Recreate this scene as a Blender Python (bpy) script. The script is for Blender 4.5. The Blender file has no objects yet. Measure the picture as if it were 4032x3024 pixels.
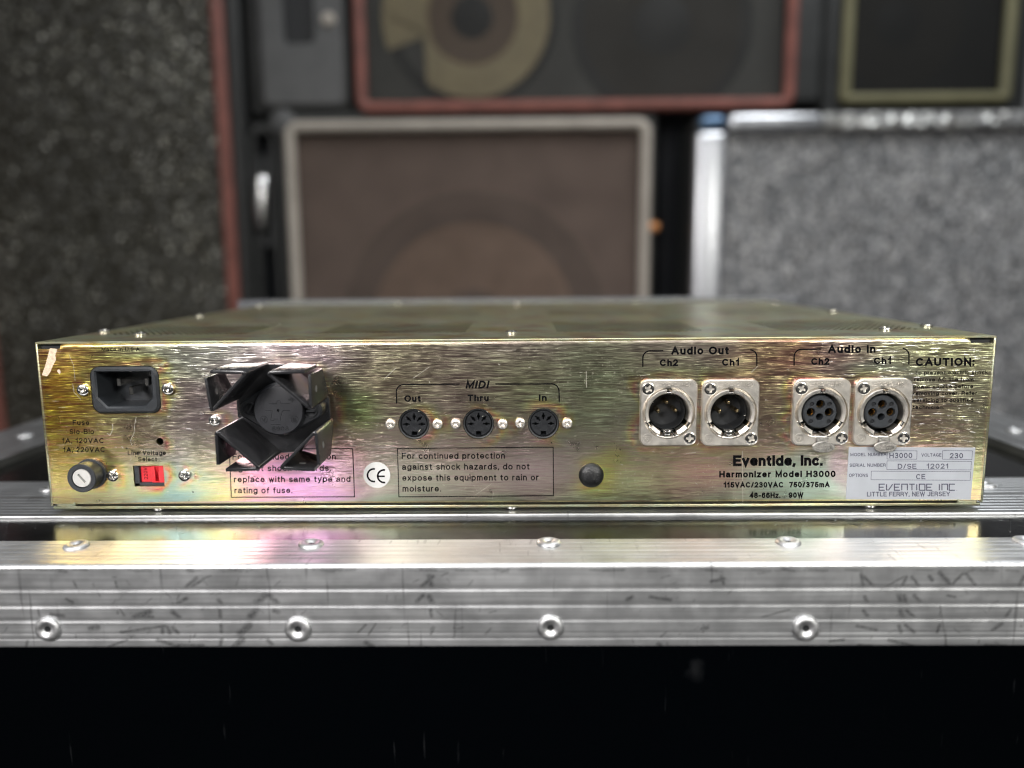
import bpy, bmesh, math, random
import numpy as np
from mathutils import Vector, Matrix
from mathutils.geometry import delaunay_2d_cdt

random.seed(7); rng = np.random.default_rng(7)
PI = math.pi
S = 0.001                                   # everything below is written in millimetres
sc = bpy.context.scene
COL = sc.collection

# ------------------------------------------------------------------ camera
F, PITCH, YAW, ROLL = 3133.283, 0.151, -0.013, -0.008
CAM = np.array([4.444, -355.795, 111.028])
def cam_axes():
    f = np.array([math.sin(YAW)*math.cos(PITCH), math.cos(YAW)*math.cos(PITCH), -math.sin(PITCH)])
    r = np.array([math.cos(YAW), -math.sin(YAW), 0.0]); u = np.cross(r, f)
    c, s = math.cos(ROLL), math.sin(ROLL)
    return r*c+u*s, -r*s+u*c, f
RT, UP, FW = cam_axes()
cam = bpy.data.cameras.new('camera'); cam_o = bpy.data.objects.new('camera', cam); COL.objects.link(cam_o)
M = Matrix(((RT[0], UP[0], -FW[0], CAM[0]*S), (RT[1], UP[1], -FW[1], CAM[1]*S), (RT[2], UP[2], -FW[2], CAM[2]*S), (0, 0, 0, 1)))
cam_o.matrix_world = M
cam.sensor_width = 36; cam.lens = F/4032*36
cam.clip_start = 0.01; cam.clip_end = 50
cam.dof.use_dof = True; cam.dof.focus_distance = 0.352; cam.dof.aperture_fstop = 3.4
sc.camera = cam_o; sc.cycles.filter_width = 1.15

# ------------------------------------------------------------------ world, lamps, exposure
w = bpy.data.worlds.new('World'); sc.world = w; w.use_nodes = True
wt_ = w.node_tree; wc = wt_.nodes.new('ShaderNodeTexCoord'); wsx = wt_.nodes.new('ShaderNodeSeparateXYZ'); wr = wt_.nodes.new('ShaderNodeValToRGB')
wt_.links.new(wc.outputs['Generated'], wsx.inputs[0]); wt_.links.new(wsx.outputs[2], wr.inputs[0]); wt_.links.new(wr.outputs[0], wt_.nodes['Background'].inputs[0])
wr.color_ramp.elements[0].position = 0.0; wr.color_ramp.elements[0].color = (0.50, 0.50, 0.50, 1)     # dim floor side of the room
wr.color_ramp.elements[1].position = 0.35; wr.color_ramp.elements[1].color = (0.92, 0.96, 1.0, 1)      # pale walls and ceiling
w.node_tree.nodes['Background'].inputs[1].default_value = 0.18
def lamp(name, loc, target, sx, sy, power, color, spread=180):
    l = bpy.data.lights.new(name, 'AREA'); l.shape = 'RECTANGLE'; l.size = sx; l.size_y = sy
    l.energy = power; l.color = color; l.spread = math.radians(spread)
    o = bpy.data.objects.new(name, l); COL.objects.link(o); o.location = loc
    o.rotation_euler = (Vector(target)-Vector(loc)).to_track_quat('-Z', 'Y').to_euler()
    return o
lamp('area_lamp', (-0.62, -1.45, 0.82), (0, 0, 0.0), 0.42, 0.50, 2.0, (1.0, 0.96, 0.95), 44)
lamp('area_lamp', (-1.25, -1.30, 0.80), (-0.1, 0, 0.0), 0.40, 0.45, 1.6, (1.0, 0.97, 0.92), 80)  # weak extra lamp added to brighten the left end of the panel
lamp('area_lamp', (1.02, -1.50, 0.78), (0.05, 0, 0.0), 0.36, 0.50, 1.7, (1.0, 0.98, 0.92), 44)
lamp('area_lamp', (-0.05, -0.40, 1.45), (0, 0.05, 0), 1.30, 0.40, 11, (0.97, 0.98, 1.0))
lamp('area_lamp', (0.65, 0.35, 1.30), (0.30, 1.0, 0.2), 0.5, 0.3, 9, (0.95, 0.98, 1.0))  # lamp added to light the background cabinets
sc.view_settings.view_transform = 'Standard'; sc.view_settings.look = 'None'
sc.view_settings.exposure = 0.0; sc.view_settings.gamma = 1.0

def ray(px, py):
    return RT*((px-2016)/F) - UP*((py-1512)/F) + FW
def UN(px, py, Y=0.0):                      # photograph point -> (x, z) on the plane y = Y
    d = ray(px, py); t = (Y-CAM[1])/d[1]; p = CAM+t*d
    return float(p[0]), float(p[2])

# ------------------------------------------------------------------ materials
def mat(name):
    m = bpy.data.materials.new(name); m.use_nodes = True
    nt = m.node_tree; b = nt.nodes['Principled BSDF']
    return m, nt, b
def N(nt, t, **kw):
    n = nt.nodes.new(t)
    for k, v in kw.items():
        setattr(n, k, v)
    return n
def mth(nt, op, a, b=None, c=None, clamp=False):
    n = nt.nodes.new('ShaderNodeMath'); n.operation = op; n.use_clamp = clamp
    for i, v in enumerate((a, b, c)):
        if v is None: continue
        if isinstance(v, (int, float)): n.inputs[i].default_value = v
        else: nt.links.new(v, n.inputs[i])
    return n.outputs[0]
def noise(nt, vec, scale, detail=2, rough=0.5, sep=None):
    n = N(nt, 'ShaderNodeTexNoise'); n.inputs['Scale'].default_value = scale
    n.inputs['Detail'].default_value = detail; n.inputs['Roughness'].default_value = rough
    if vec is not None: nt.links.new(vec, n.inputs['Vector'])
    return n
def mapping(nt, scale, loc=(0, 0, 0), rot=(0, 0, 0), src='Object'):
    tc = N(nt, 'ShaderNodeTexCoord'); mp = N(nt, 'ShaderNodeMapping')
    mp.inputs['Scale'].default_value = scale; mp.inputs['Location'].default_value = loc; mp.inputs['Rotation'].default_value = rot
    nt.links.new(tc.outputs[src], mp.inputs[0]); return mp.outputs[0]
def ramp(nt, fac, stops):
    r = N(nt, 'ShaderNodeValToRGB'); cr = r.color_ramp
    while len(cr.elements) > 1: cr.elements.remove(cr.elements[-1])
    for i, (p, c) in enumerate(stops):
        e = cr.elements[0] if i == 0 else cr.elements.new(p)
        e.position = p; e.color = (*c, 1) if len(c) == 3 else c
    nt.links.new(fac, r.inputs[0]); return r.outputs[0]
def mixc(nt, fac, a, b, mode='MIX'):
    n = N(nt, 'ShaderNodeMix', data_type='RGBA', blend_type=mode)
    for sock, v in ((n.inputs[0], fac), (n.inputs[6], a), (n.inputs[7], b)):
        if isinstance(v, (int, float)): sock.default_value = v
        elif isinstance(v, tuple): sock.default_value = (*v, 1)
        else: nt.links.new(v, sock)
    return n.outputs[2]
def tilt_normal(nt, comps):
    """geometry normal plus noise along world axes: comps = [(socket 0..1, (x,y,z) amount)]"""
    g = N(nt, 'ShaderNodeNewGeometry'); cur = g.outputs['Normal']
    for s, amt in comps:
        v = mth(nt, 'SUBTRACT', s, 0.5)
        sc_ = N(nt, 'ShaderNodeVectorMath', operation='SCALE'); sc_.inputs[0].default_value = amt; nt.links.new(v, sc_.inputs['Scale'])
        ad = N(nt, 'ShaderNodeVectorMath', operation='ADD'); nt.links.new(cur, ad.inputs[0]); nt.links.new(sc_.outputs[0], ad.inputs[1]); cur = ad.outputs[0]
    nm = N(nt, 'ShaderNodeVectorMath', operation='NORMALIZE'); nt.links.new(cur, nm.inputs[0]); return nm.outputs[0]
def bump(nt, b, h, strength=0.3, dist=0.001):
    n = N(nt, 'ShaderNodeBump'); n.inputs['Strength'].default_value = strength; n.inputs['Distance'].default_value = dist
    nt.links.new(h, n.inputs['Height']); nt.links.new(n.outputs[0], b.inputs['Normal'])
def plain(name, col, rough=0.5, metal=0.0, var=0.12, vscale=200, bmp=0.0, bscale=1500, spec=0.5, coat=0.0):
    m, nt, b = mat(name)
    v = mapping(nt, (1, 1, 1)); n = noise(nt, v, vscale, 4)
    lo = tuple(c*(1-var) for c in col); hi = tuple(min(1, c*(1+var)) for c in col)
    nt.links.new(ramp(nt, n.outputs[0], [(0.3, lo), (0.7, hi)]), b.inputs['Base Color'])
    b.inputs['Metallic'].default_value = metal
    nt.links.new(mth(nt, 'MULTIPLY_ADD', n.outputs[0], rough*0.4, rough*0.8), b.inputs['Roughness'])
    b.inputs['Specular IOR Level'].default_value = spec
    if coat: b.inputs['Coat Weight'].default_value = coat; b.inputs['Coat Roughness'].default_value = 0.15
    if bmp:
        n2 = noise(nt, v, bscale, 3); bump(nt, b, n2.outputs[0], bmp, 0.0004)
    return m

def chromate(name, attr=True, brushed=1.0):
    """zinc plate with yellow chromate: iridescent film colour, brushed along x"""
    m, nt, b = mat(name)
    fine = noise(nt, mapping(nt, (62, 62, 3000)), 1, 3, 0.62)
    finer = noise(nt, mapping(nt, (220, 220, 6000), loc=(3, 1, 7)), 1, 1, 0.5)
    broad = noise(nt, mapping(nt, (45, 45, 420), loc=(9, 2, 4)), 1, 3, 0.6)
    blot = noise(nt, mapping(nt, (1, 1, 1)), 55, 5, 0.65)
    if attr:
        a = N(nt, 'ShaderNodeAttribute'); a.attribute_name = 'film'; base = a.outputs['Color']
    else:
        base = ramp(nt, blot.outputs[0], [(0.25, (0.58, 0.46, 0.27)), (0.45, (0.62, 0.58, 0.41)), (0.6, (0.52, 0.55, 0.43)), (0.75, (0.60, 0.50, 0.44))])
    # hue shifts along the grain
    hue = N(nt, 'ShaderNodeHueSaturation')
    h = mth(nt, 'MULTIPLY_ADD', mth(nt, 'SUBTRACT', broad.outputs[0], 0.5), 0.12, 0.5)
    h = mth(nt, 'ADD', h, mth(nt, 'MULTIPLY', mth(nt, 'SUBTRACT', fine.outputs[0], 0.5), 0.30))
    nt.links.new(h, hue.inputs['Hue']); nt.links.new(base, hue.inputs['Color'])
    hue.inputs['Saturation'].default_value = 1.28
    nt.links.new(mth(nt, 'MULTIPLY_ADD', blot.outputs[0], 0.4, 0.80), hue.inputs['Value'])
    # grain darkens in the furrows, white bloom and dry spots
    c1 = mixc(nt, ramp(nt, fine.outputs[0], [(0.36, (1, 1, 1)), (0.52, (0, 0, 0))]), hue.outputs[0], mixc(nt, 0.28, hue.outputs[0], (0.10, 0.07, 0.05)))
    spots = noise(nt, mapping(nt, (1, 1, 1), loc=(5, 5, 5)), 900, 2, 0.6)
    spotmask = noise(nt, mapping(nt, (1, 1, 1), loc=(1, 8, 3)), 26, 3, 0.6)
    sm = mth(nt, 'MULTIPLY', ramp(nt, spots.outputs[0], [(0.60, (0, 0, 0)), (0.70, (1, 1, 1))]), ramp(nt, spotmask.outputs[0], [(0.5, (0, 0, 0)), (0.62, (1, 1, 1))]))
    c2 = mixc(nt, mth(nt, 'MULTIPLY', sm, 0.5), c1, (0.80, 0.74, 0.60))
    nt.links.new(c2, b.inputs['Base Color'])
    b.inputs['Metallic'].default_value = 1.0
    nt.links.new(mth(nt, 'ADD', mth(nt, 'MULTIPLY_ADD', blot.outputs[0], 0.12, 0.23 if attr else 0.28), mth(nt, 'MULTIPLY', sm, 0.15)), b.inputs['Roughness'])
    nrm = tilt_normal(nt, [(fine.outputs[0], (0.0, 0.0, 0.72*brushed)), (finer.outputs[0], (0.05, 0, 0.55*brushed)), (broad.outputs[0], (0.06, 0, 0.22*brushed)), (blot.outputs[0], (0.10, 0.05, 0.03))])
    nt.links.new(nrm, b.inputs['Normal'])
    if attr:                                 # the clear film over the plate glints off the brushing
        b.inputs['Coat Weight'].default_value = 1.0; b.inputs['Coat Roughness'].default_value = 0.09; b.inputs['Coat IOR'].default_value = 1.6
        long = noise(nt, mapping(nt, (75, 75, 2300), loc=(31, 5, 2)), 1, 2, 0.6)
        nt.links.new(tilt_normal(nt, [(long.outputs[0], (0, 0, 1.25)), (finer.outputs[0], (0.08, 0, 0.5))]), b.inputs['Coat Normal'])
    return m

def aluminium(name, attr=False, along='x', base=(0.62, 0.63, 0.64), rough=0.30):
    m, nt, b = mat(name)
    scl = (14, 900, 900) if along == 'x' else (900, 14, 900)
    if along == 'z': scl = (900, 900, 14)
    g = noise(nt, mapping(nt, scl), 1, 3, 0.6)
    blot = noise(nt, mapping(nt, (1, 1, 1)), 60, 5, 0.65)
    c = ramp(nt, g.outputs[0], [(0.3, tuple(x*0.80 for x in base)), (0.7, tuple(min(1, x*1.08) for x in base))])
    c = mixc(nt, mth(nt, 'MULTIPLY', ramp(nt, blot.outputs[0], [(0.35, (1, 1, 1)), (0.6, (0, 0, 0))]), 0.30), c, (0.40, 0.41, 0.42))
    # fine random scratches in two directions
    rr = mth(nt, 'MULTIPLY_ADD', blot.outputs[0], 0.25, rough-0.1)
    if along == 'x':
        for rot, lo in ((0.5, 3), (-0.9, 11)):
            sv = mapping(nt, (60, 60, 60), loc=(lo, lo, 0), rot=(0, rot if attr else 0, rot))
            sn = noise(nt, mapping(nt, (420, 60, 24), loc=(lo, 2, lo), rot=(0, rot, 0) if attr else (0, 0, rot)), 1, 2, 0.5)
            mk = noise(nt, mapping(nt, (1, 1, 1), loc=(lo, 4, 4)), 35, 2)
            f = mth(nt, 'MULTIPLY', ramp(nt, sn.outputs[0], [(0.66, (0, 0, 0)), (0.72, (1, 1, 1))]), ramp(nt, mk.outputs[0], [(0.48, (0, 0, 0)), (0.6, (1, 1, 1))]))
            c = mixc(nt, mth(nt, 'MULTIPLY', f, 0.45), c, (0.14, 0.14, 0.15))
    met = None
    if attr:
        a = N(nt, 'ShaderNodeAttribute'); a.attribute_name = 'scuff'
        jag = noise(nt, mapping(nt, (1, 1, 1)), 1400, 3, 0.7)
        f = mth(nt, 'MULTIPLY', a.outputs['Fac'], mth(nt, 'MULTIPLY_ADD', jag.outputs[0], 2.6, -0.5, clamp=True), clamp=True)
        c = mixc(nt, mth(nt, 'MULTIPLY', f, 0.74), c, (0.07, 0.072, 0.076))
        b.inputs['Metallic'].default_value = 0.9
    else:
        b.inputs['Metallic'].default_value = 0.95
    nt.links.new(c, b.inputs['Base Color']); nt.links.new(rr, b.inputs['Roughness'])
    amt = {'x': (0.0, 0.10, 0.10), 'y': (0.10, 0, 0.10), 'z': (0.10, 0.1, 0)}[along]
    nt.links.new(tilt_normal(nt, [(g.outputs[0], amt), (blot.outputs[0], (0.05, 0.05, 0.05))]), b.inputs['Normal'])
    return m

def laminate_mat(name='black_laminate', spec=0.26, col=(0.0012, 0.0015, 0.0022), scr=(0.05, 0.05, 0.048)):
    """black glossy phenolic with a hair-thin diamond emboss and light scratches"""
    m, nt, b = mat(name)
    masks = []
    for rot in (0.52, -0.52):
        v = mapping(nt, (1, 1, 1), rot=(0, 0, rot))
        sx = N(nt, 'ShaderNodeSeparateXYZ'); nt.links.new(v, sx.inputs[0])
        wob = noise(nt, mapping(nt, (1, 1, 1), loc=(rot, 0, 0)), 12, 2)
        t = mth(nt, 'FRACT', mth(nt, 'ADD', mth(nt, 'MULTIPLY', sx.outputs[0], 90), mth(nt, 'MULTIPLY', wob.outputs[0], 0.7)))
        line = mth(nt, 'LESS_THAN', mth(nt, 'ABSOLUTE', mth(nt, 'SUBTRACT', t, 0.5)), 0.022)
        brk = noise(nt, mapping(nt, (1, 1, 1), loc=(2, rot*9, 0)), 60, 1)
        masks.append(mth(nt, 'MULTIPLY', line, ramp(nt, brk.outputs[0], [(0.40, (0, 0, 0)), (0.48, (1, 1, 1))])))
    ln = mth(nt, 'MAXIMUM', masks[0], masks[1])
    sn = noise(nt, mapping(nt, (500, 30, 30), rot=(0, 0, 0.9)), 1, 2)
    sn2 = noise(nt, mapping(nt, (30, 600, 30), rot=(0, 0.3, 0.3), loc=(4, 4, 4)), 1, 2)
    mk = noise(nt, mapping(nt, (1, 1, 1), loc=(3, 3, 3)), 40, 3)
    sc1 = mth(nt, 'MULTIPLY', mth(nt, 'MAXIMUM', ramp(nt, sn.outputs[0], [(0.70, (0, 0, 0)), (0.76, (1, 1, 1))]), ramp(nt, sn2.outputs[0], [(0.72, (0, 0, 0)), (0.78, (1, 1, 1))])), ramp(nt, mk.outputs[0], [(0.5, (0, 0, 0)), (0.62, (1, 1, 1))]))
    c = mixc(nt, mth(nt, 'MULTIPLY', sc1, 0.30), col, scr)
    nt.links.new(c, b.inputs['Base Color'])
    bl = noise(nt, mapping(nt, (1, 1, 1)), 300, 4, 0.6)
    nt.links.new(mth(nt, 'MULTIPLY_ADD', bl.outputs[0], 0.14, 0.10), b.inputs['Roughness'])
    b.inputs['Specular IOR Level'].default_value = spec
    h = mth(nt, 'SUBTRACT', mth(nt, 'MULTIPLY', bl.outputs[0], 0.10), ln)
    bump(nt, b, h, 0.6, 0.00025)
    return m

M_PANEL = chromate('brushed_yellow_chromate'); M_COVER = chromate('yellow_chromate_cover', attr=False, brushed=0.35)
M_RIM = chromate('yellow_chromate_edge', attr=False, brushed=0.12)
M_NICKEL = plain('satin_nickel_diecast', (0.70, 0.66, 0.60), 0.40, 1.0, 0.14, 250, 0.15, 2500)
M_TAB = plain('worn_grey_tab_metal', (0.42, 0.40, 0.37), 0.38, 1.0, 0.35, 700, 0.3, 2500)
M_STEEL = plain('bright_steel', (0.72, 0.70, 0.66), 0.20, 1.0, 0.15, 900)
M_GOLD = plain('gold_contact', (0.85, 0.66, 0.38), 0.22, 1.0, 0.1, 900)
M_BLACKPL = plain('black_plastic', (0.012, 0.013, 0.015), 0.36, 0, 0.2, 500, 0.15, 3000)
M_BLACKMAT = plain('dull_black', (0.008, 0.009, 0.010), 0.55, 0, 0.2, 500)
M_DARKPL = plain('dark_grey_plastic', (0.022, 0.025, 0.029), 0.42, 0, 0.15, 500, 0.2, 4000)
M_ANOD = plain('black_anodised_aluminium', (0.022, 0.022, 0.024), 0.20, 0.15, 0.25, 300, 0.10, 2500, spec=1.0)
M_INK = plain('black_silkscreen_ink', (0.003, 0.0028, 0.0036), 0.6, 0, 0.2, 800, spec=0.06)
M_LABELINK = plain('blue_black_label_ink', (0.045, 0.045, 0.075), 0.5, 0, 0.2, 800)
M_LABEL = plain('silver_foil_label', (0.42, 0.44, 0.475), 0.42, 0.35, 0.05, 120, 0.08, 2500)
M_WHITEST = plain('white_sticker_paper', (0.60, 0.60, 0.58), 0.5, 0, 0.05, 200)
M_GREYCAP = plain('light_grey_plastic', (0.52, 0.51, 0.49), 0.42, 0, 0.06, 200)
M_RED = plain('red_plastic', (0.62, 0.025, 0.035), 0.35, 0, 0.12, 300)
M_TAPE = plain('yellowed_tape_residue', (0.70, 0.55, 0.40), 0.55, 0, 0.2, 900, 0.4, 1800)
M_BUTTON = plain('crinkled_black_plastic', (0.005, 0.0055, 0.006), 0.30, 0, 0.2, 500, 0.45, 2200)
M_ALF = aluminium('scuffed_aluminium_extrusion', attr=True, base=(0.74, 0.75, 0.76), rough=0.37)
M_AL = aluminium('aluminium_extrusion')
M_ALY = aluminium('aluminium_side_extrusion', along='y')
M_RIVET = plain('dull_rivet_aluminium', (0.55, 0.555, 0.56), 0.48, 1.0, 0.3, 350, 0.3, 1200)
M_LAM = laminate_mat(); M_LAMF = laminate_mat('shaded_worn_laminate', 0.12, (0.0004, 0.0007, 0.0011), (0.035, 0.036, 0.038))
M_FACEPL = plain('blue_grey_anodised_plate', (0.12, 0.125, 0.135), 0.5, 0.4, 0.1, 60)
M_TOLEX = plain('black_tolex', (0.018, 0.019, 0.0185), 0.45, 0, 0.25, 60, 0.8, 500)
M_TOLEXG = plain('grey_amp_corner_plastic', (0.085, 0.085, 0.085), 0.5, 0, 0.15, 30, 0.3, 300)
M_REDPIPE = plain('faded_red_piping', (0.205, 0.072, 0.055), 0.5, 0, 0.25, 25)
M_WHITEPIPE = plain('off_white_piping', (0.40, 0.36, 0.31), 0.5, 0, 0.12, 20)
M_YELPIPE = plain('aged_yellow_piping', (0.15, 0.14, 0.075), 0.5, 0, 0.15, 20)
M_CONE = plain('paper_cone', (0.33, 0.205, 0.13), 0.8, 0, 0.15, 40)
M_CREAM = plain('cream_speaker_frame', (0.78, 0.64, 0.36), 0.6, 0, 0.10, 20)
M_DARKCONE = plain('dark_paper_cone', (0.030, 0.021, 0.010), 0.8, 0, 0.15, 30)
M_CONE2 = plain('tan_paper_cone', (0.30, 0.20, 0.13), 0.8)
M_SURR = plain('brown_rubber_surround', (0.055, 0.038, 0.030), 0.8)
M_BAFFLE = plain('brown_baffle_board', (0.20, 0.14, 0.115), 0.8, 0, 0.15, 12)
M_GREYBAF = plain('grey_baffle_board', (0.135, 0.135, 0.12), 0.8, 0, 0.15, 12)
M_HANDLE = plain('polished_handle_steel', (0.8, 0.8, 0.8), 0.25, 1.0, 0.05, 20)
M_BRASS = plain('copper_screw', (0.55, 0.25, 0.10), 0.35, 0.9, 0.1, 20)
M_FLOOR = plain('dark_concrete_floor', (0.018, 0.018, 0.018), 0.7, 0, 0.3, 5, 0.3, 60)

def cloth(name, col, alpha):
    m, nt, b = mat(name)
    n = noise(nt, mapping(nt, (1, 1, 1)), 18, 4)
    nt.links.new(ramp(nt, n.outputs[0], [(0.3, tuple(c*0.8 for c in col)), (0.7, tuple(c*1.2 for c in col))]), b.inputs['Base Color'])
    b.inputs['Roughness'].default_value = 0.85; b.inputs['Alpha'].default_value = alpha
    return m
M_CLOTHB = cloth('brown_grille_cloth', (0.125, 0.092, 0.075), 0.40)
M_GAP = plain('gap_shade_black', (0.0015, 0.0022, 0.0035), 0.6, 0, 0.2, 50, spec=0.15)  # shade between the cabinets, put into a near-black colour
M_CLOTHG = cloth('grey_green_grille_cloth', (0.040, 0.039, 0.036), 0.36)
M_CLOTHK = cloth('black_grille_cloth', (0.010, 0.010, 0.009), 0.5)
def sparkle(name, base, dark, cell, thr, metal=1.0, patch=3.0, rough=0.4, amp=1.3):
    """metal-thread grille: tiny facets each tilted its own way"""
    m, nt, b = mat(name)
    v = N(nt, 'ShaderNodeTexVoronoi'); v.inputs['Scale'].default_value = cell
    nt.links.new(mapping(nt, (1, 1, 1)), v.inputs['Vector'])
    s = N(nt, 'ShaderNodeSeparateColor'); nt.links.new(v.outputs['Color'], s.inputs[0])
    pn = noise(nt, mapping(nt, (1, 1, 1)), patch, 4, 0.6)
    thr_s = mth(nt, 'MULTIPLY_ADD', mth(nt, 'SUBTRACT', pn.outputs[0], 0.5), -0.9, thr)
    f = mth(nt, 'GREATER_THAN', s.outputs[0], thr_s)
    nt.links.new(mixc(nt, f, dark, base), b.inputs['Base Color'])
    nt.links.new(mth(nt, 'MULTIPLY', f, metal), b.inputs['Metallic']); b.inputs['Roughness'].default_value = rough
    nt.links.new(tilt_normal(nt, [(s.outputs[1], (amp, 0, 0)), (s.outputs[2], (0, 0, amp))]), b.inputs['Normal'])
    return m
M_SPARKR = sparkle('silver_thread_grille', (0.42, 0.415, 0.41), (0.17, 0.175, 0.18), 185, 0.66, metal=0.0, patch=14, rough=0.3, amp=0.8)  # glints of the silver thread are put into the lighter cell colour
M_SPARKL = sparkle('dark_salt_pepper_grille', (0.30, 0.29, 0.25), (0.036, 0.033, 0.024), 260, 0.90, metal=0.7, patch=4, rough=0.35, amp=1.1)

# ------------------------------------------------------------------ object helpers (mm)
WO = {}
def link(o, parent, origin):
    COL.objects.link(o)
    po = WO.get(parent.name if parent else None, (0, 0, 0))
    if parent: o.parent = parent
    o.location = tuple((origin[i]-po[i])*S for i in range(3)); WO[o.name] = tuple(origin)
def thing(name, label, cat, origin=(0, 0, 0), group=None):
    o = bpy.data.objects.new(name, None); link(o, None, origin); o.empty_display_size = 0.02
    o['label'] = label; o['category'] = cat
    if group: o['group'] = group
    return o
def meshobj(name, bm, m, parent, origin=None, smooth=35, label=None, kind=None, keep=False):
    """bm in world mm (or already local when keep) -> one mesh object under parent"""
    if origin is None: origin = WO.get(parent.name, (0, 0, 0)) if parent else (0, 0, 0)
    me = bpy.data.meshes.new(name)
    T = Matrix.Scale(S, 4) @ Matrix.Translation(Vector((0, 0, 0) if keep else tuple(-c for c in origin)))
    bm.transform(T); bm.to_mesh(me); bm.free()
    for mm in (m if isinstance(m, (list, tuple)) else [m]): me.materials.append(mm)
    if smooth:
        me.shade_smooth(); me.set_sharp_from_angle(angle=math.radians(smooth))
    o = bpy.data.objects.new(name, me); link(o, parent, origin)
    if label: o['label'] = label
    if kind: o['kind'] = kind
    return o
def inst(name, me, parent, loc, rot=(0, 0, 0), scale=None):
    o = bpy.data.objects.new(name, me); link(o, parent, loc); o.rotation_euler = rot
    if scale: o.scale = scale
    return o
def fr_panel(y=0.0, sgn=-1):               # (u,v,w) -> world: u right, v up, w towards the camera
    return lambda u, v, w=0.0: (u, y-w, v)
def fr_top(z=0.0):
    return lambda u, v, w=0.0: (u, v, z+w)
def circ(cx, cy, r, n=32, a0=0.0, a1=2*PI, ry=None, end=False):
    k = n if not end else n-1
    return [(cx+r*math.cos(a0+(a1-a0)*i/k), cy+(ry or r)*math.sin(a0+(a1-a0)*i/k)) for i in range(n)]
def rrect(x0, y0, x1, y1, r, n=5):
    if not isinstance(r, (list, tuple)): r = [r]*4       # order: bl, br, tr, tl
    out = []
    for (cx, cy, a, q) in ((x0, y0, PI, r[0]), (x1, y0, 1.5*PI, r[1]), (x1, y1, 0, r[2]), (x0, y1, 0.5*PI, r[3])):
        ccx = cx+q*(1 if cx == x0 else -1); ccy = cy+q*(1 if cy == y0 else -1)
        for i in range(n+1):
            t = a+PI/2*i/n; out.append((ccx+q*math.cos(t), ccy+q*math.sin(t)))
    return out
def inpoly(p, poly):
    x, y = p; c = False; n = len(poly); j = n-1
    for i in range(n):
        xi, yi = poly[i]; xj, yj = poly[j]
        if (yi > y) != (yj > y) and x < (xj-xi)*(y-yi)/(yj-yi)+xi: c = not c
        j = i
    return c
def cdt(outline, holes=(), extra=()):
    pts = []; edges = []
    for loop in [outline]+list(holes):
        k = len(pts); n = len(loop); pts += [Vector(p) for p in loop]; edges += [(k+i, k+(i+1) % n) for i in range(n)]
    pts += [Vector(p) for p in extra]
    vs, es, fs, *_ = delaunay_2d_cdt(pts, edges, [], 0, 1e-5)
    keep = []
    for f in fs:
        c = ((vs[f[0]][0]+vs[f[1]][0]+vs[f[2]][0])/3, (vs[f[0]][1]+vs[f[1]][1]+vs[f[2]][1])/3)
        if inpoly(c, outline) and not any(inpoly(c, h) for h in holes): keep.append(f)
    return vs, keep
def plate(bm, fr, outline, holes=(), w0=0.0, w1=1.0, bev=0.0, hbev=0.0, back=True):
    """flat plate with holes between depths w0 (back) and w1 (front), front rims chamfered"""
    def off(loop, d):
        if not d: return loop
        cx = sum(p[0] for p in loop)/len(loop); cy = sum(p[1] for p in loop)/len(loop)
        out = []
        n = len(loop); ar = sum(loop[i][0]*loop[(i+1) % n][1]-loop[(i+1) % n][0]*loop[i][1] for i in range(n)); s = 1 if ar > 0 else -1
        for i in range(n):
            a, p, b = loop[i-1], loop[i], loop[(i+1) % n]
            e1 = Vector((p[0]-a[0], p[1]-a[1])); e2 = Vector((b[0]-p[0], b[1]-p[1]))
            if e1.length < 1e-6: e1 = e2
            if e2.length < 1e-6: e2 = e1
            nn = (Vector((-e1.y, e1.x)).normalized()+Vector((-e2.y, e2.x)).normalized())
            if nn.length > 1e-6: nn.normalize()
            out.append((p[0]+nn.x*d*s, p[1]+nn.y*d*s))
        return out
    fo = off(outline, bev); fh = [off(h, -hbev) for h in holes]
    def addface(o, hs, w, flip):
        vs, fs = cdt(o, hs); bv = [bm.verts.new(fr(v[0], v[1], w)) for v in vs]
        for f in fs:
            try: bm.faces.new([bv[i] for i in (f if not flip else f[::-1])])
            except ValueError: pass
    addface(fo, fh, w1, False)
    if back: addface(outline, holes, w0, True)
    for lo, li, bb, inv in [(outline, fo, bev, False)]+[(h, f2, hbev, True) for h, f2 in zip(holes, fh)]:
        rings = [[(p, w0) for p in lo], [(p, w1-bb) for p in lo]]
        if bb: rings.append([(p, w1) for p in li])
        rv = [[bm.verts.new(fr(p[0], p[1], ww)) for p, ww in r] for r in rings]
        n = len(lo)
        for a, b2 in zip(rv, rv[1:]):
            for i in range(n):
                q = [a[i], a[(i+1) % n], b2[(i+1) % n], b2[i]]
                bm.faces.new(q if not inv else q[::-1])
    return bm
def box(bm, x0, x1, y0, y1, z0, z1, bev=0.0, seg=1):
    r = bmesh.ops.create_cube(bm, size=1.0); vs = r['verts']
    for v in vs: v.co = Vector(((x0+x1)/2+v.co.x*(x1-x0), (y0+y1)/2+v.co.y*(y1-y0), (z0+z1)/2+v.co.z*(z1-z0)))
    if bev:
        es = list({e for v in vs for e in v.link_edges})
        bmesh.ops.bevel(bm, geom=es, offset=bev, segments=seg, profile=0.5, affect='EDGES')
    return bm
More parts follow.
